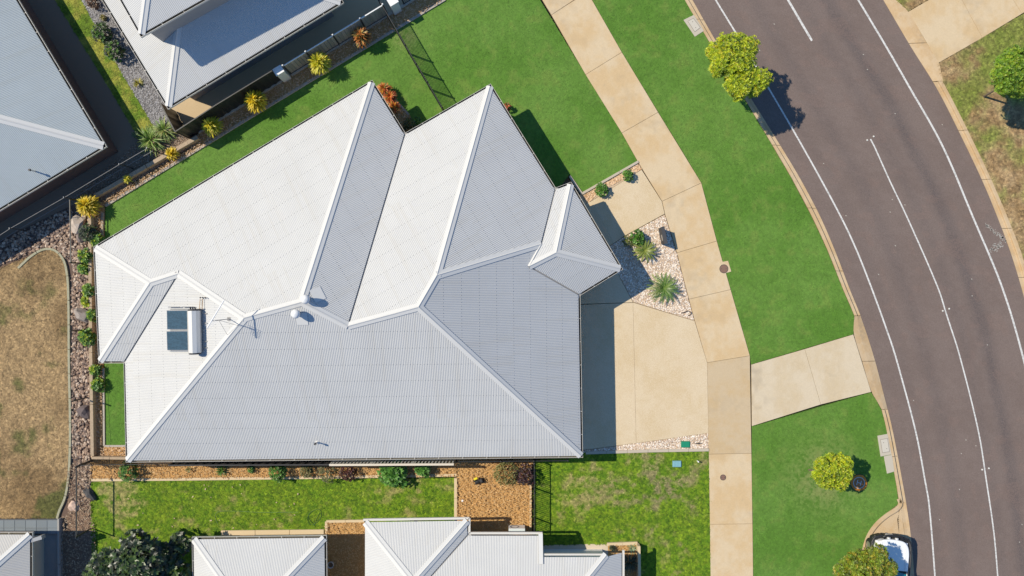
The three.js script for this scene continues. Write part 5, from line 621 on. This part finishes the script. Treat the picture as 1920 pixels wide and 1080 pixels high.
// ------------------------------------------------------------------ parked four-wheel drive
{ const o = P(1667.5, 1001, 0), t = thing('parked_car', 'white four-wheel drive with a black bull bar parked in the bay at the bottom', 'car', P(1654, 985).setY(-.1)), a = -.10; t.position.y = -.1;
  const c0 = P(1676, 1014, 1.0); const R = g => g.rotateY(-a * -1).translate(c0.x, -.1, c0.z), mPnt = new THREE.MeshPhysicalMaterial({ color: rgb(.78, .79, .8), roughness: .3, clearcoat: 1, clearcoatRoughness: .05 }), mGl = new THREE.MeshPhysicalMaterial({ color: rgb(.01, .2, .25), roughness: .06, clearcoat: 1 });
  // local: x across, z back from the bonnet's front edge, y up from the ground
  const outline = (w, f, z1, r) => { const s = new THREE.Shape(); s.moveTo(-w * .985, -z1); s.lineTo(-w, -.7); s.quadraticCurveTo(-w * .97, -f - .02, -w * .5, -f + .03); s.quadraticCurveTo(0, -f + .1, w * .5, -f + .03); s.quadraticCurveTo(w * .97, -f - .02, w, -.7); s.lineTo(w * .985, -z1); return s; };
  const ext = (s, d, b) => new THREE.ExtrudeGeometry(s, { depth: d - 2 * b, bevelEnabled: true, bevelThickness: b, bevelSize: b, bevelOffset: -b, bevelSegments: 3, curveSegments: 10 }).rotateX(-Math.PI / 2).translate(0, b, 0);
  part(t, 'body', R(ext(outline(.88, .04, 4.6, .2), .55, .05).translate(0, .5, 0)), mPnt);
  const bon = ext(outline(.83, .02, 1.45, .2), .12, .05); { const p = bon.attributes.position; for (let i = 0; i < p.count; i++) { const z = p.getZ(i); p.setY(i, p.getY(i) + .98 + .07 * Math.min(1, Math.max(0, z) / 1.4)); } bon.computeVertexNormals(); } part(t, 'bonnet', R(bon), mPnt);
  for (const s of [-1, 1]) { part(t, 'bonnet_crease', R(bar(v3(s * .58, 1.115, .12), v3(s * .66, 1.185, 1.4), .012, .012, 6)), mPnt); part(t, 'headlight', R(new RoundedBoxGeometry(.3, .16, .12, 2, .04).translate(s * .66, .86, .16)), mat([.7, .72, .74], .1)); }
  part(t, 'grille', R(new RoundedBoxGeometry(.8, .24, .06, 1, .02).translate(0, .84, .02)), mBlack);
  part(t, 'scuttle', R(new THREE.BoxGeometry(1.5, .03, .14).translate(0, 1.15, 1.5)), mBlack);
  const ws = grid([[-.74, 1.16, 1.52, .7], [-.7, 1.42, 1.85, .68], [-.64, 1.72, 2.3, .62]].map(q => range(-1, 1, .25).map(k => v3(k * -q[0], q[1], q[2] - .09 * (1 - k * k) + .05)))); part(t, 'windscreen', R(ws), mGl);
  part(t, 'roof_panel', R(ext(new THREE.Shape([[-.62, -2.32], [.62, -2.32], [.64, -4.5], [-.64, -4.5]].map(q => new THREE.Vector2(...q))), .08, .03).translate(0, 1.7, 0)), mPnt);
  for (const s of [-1, 1]) { part(t, 'side_window', R(grid([[v3(s * .8, 1.06, 1.6), v3(s * .82, 1.06, 4.4)], [v3(s * .64, 1.7, 2.35), v3(s * .65, 1.7, 4.4)]])), mGl); part(t, 'windscreen_pillar', R(bar(v3(s * .78, 1.12, 1.56), v3(s * .65, 1.73, 2.34), .03, .03, 8)), mPnt);
    for (const z of [.55, 3.6]) { const g = sub(t, 'wheel', v3(s * .78, .38, z).applyAxisAngle(v3(0, 1, 0), a).add(v3(c0.x, -.1, c0.z))); part(g, 'tyre', R(new THREE.TorusGeometry(.27, .12, 10, 24).rotateY(Math.PI / 2).scale(1.05, 1, 1).translate(s * .78, .38, z)), mBlack); part(g, 'rim', R(new THREE.CylinderGeometry(.2, .2, .2, 18).rotateZ(Math.PI / 2).translate(s * .8, .38, z)), mGalv); }
    part(t, 'wheel_arch', R(tube([v3(s * .9, .55, .05), v3(s * .94, .86, .3), v3(s * .95, .9, .7), v3(s * .93, .6, 1.1)], .05, 16, 8)), mBlack);
    part(t, 'scrub_bar', R(tube([v3(s * .82, .86, -.1), v3(s * .93, .9, .2), v3(s * .985, .92, .6), v3(s * .99, .95, 1.2), v3(s * .985, .95, 1.75)], .055, 30, 8)), mDark);
    const g = sub(t, 'mirror', v3(s * 1.0, 1.2, 1.75).applyAxisAngle(v3(0, 1, 0), a).add(v3(c0.x, -.1, c0.z))); part(g, 'arm', R(bar(v3(s * .78, 1.15, 1.72), v3(s * 1.02, 1.2, 1.72), .02, .025, 6)), mBlack); part(g, 'shell', R(new RoundedBoxGeometry(.17, .2, .1, 2, .035).translate(s * 1.07, 1.22, 1.74)), mBlack); }
  part(t, 'snorkel', R(tube([v3(.8, 1.05, 1.0), v3(.84, 1.12, 1.4), v3(.74, 1.4, 1.75), v3(.68, 1.75, 2.3)], .04, 20, 8)), mBlack);
  const bb = sub(t, 'bull_bar', v3(0, .8, -.2).applyAxisAngle(v3(0, 1, 0), a).add(v3(c0.x, -.1, c0.z))); const B = (n, pts, r, m = mBlack) => part(bb, n, R(tube(pts.map(q => v3(...q)), r, 30, 8)), m);
  B('top_hoop', [[-.5, 1.0, -.1], [-.38, 1.04, -.2], [0, 1.05, -.24], [.38, 1.04, -.2], [.5, 1.0, -.1]], .05); B('upper_rail', [[-.98, .9, .25], [-.85, .9, -.02], [-.45, .9, -.15], [0, .9, -.19], [.45, .9, -.15], [.85, .9, -.02], [.98, .9, .25]], .055);
  part(bb, 'bumper', R(ext(new THREE.Shape([[-.96, -.22], [-.9, .02], [-.55, .16], [.55, .16], [.9, .02], [.96, -.22], [.8, -.1], [-.8, -.1]].map(q => new THREE.Vector2(...q))), .3, .03).translate(0, .5, 0)), mBlack);
  for (const s of [-1, 1]) { part(bb, 'upright', R(bar(v3(s * .38, .6, -.17), v3(s * .36, 1.03, -.2), .035, .035, 8)), mBlack); part(bb, 'spot_lamp', R(new THREE.CylinderGeometry(.09, .08, .08, 18).rotateX(Math.PI / 2).translate(s * .2, .97, -.08)), mat([.55, .56, .58], .2)); }
  part(bb, 'number_plate', R(new THREE.BoxGeometry(.34, .1, .012).rotateX(-.9).translate(-.22, .98, -.25)), mat([.65, .62, .58], .5)); part(t, 'aerial', R(bar(v3(.66, .8, -.1), v3(.68, 1.7, -.12), .006, .004, 5)), mBlack); }
const GROUPS = { 'croton plant': 'crotons in the garden beds', shrub: 'shrubs in the garden beds', plant: 'strappy plants in the garden beds', cycad: 'cycads in the pebble bed', boulder: 'boulders along the left boundary', pillar: 'white pillars of the paling fence', 'valve box': 'plastic valve box lids', 'manhole cover': 'round covers in the footpath', 'drain pit': 'drain pits beside the kerb', tree: 'trees along the street and gardens', hose: 'hoses on the back lawn', edging: 'garden edgings' };
for (const o of scene.children) if (GROUPS[o.userData.category] && !o.userData.kind) o.userData.group = GROUPS[o.userData.category];
renderer.render(scene, camera);
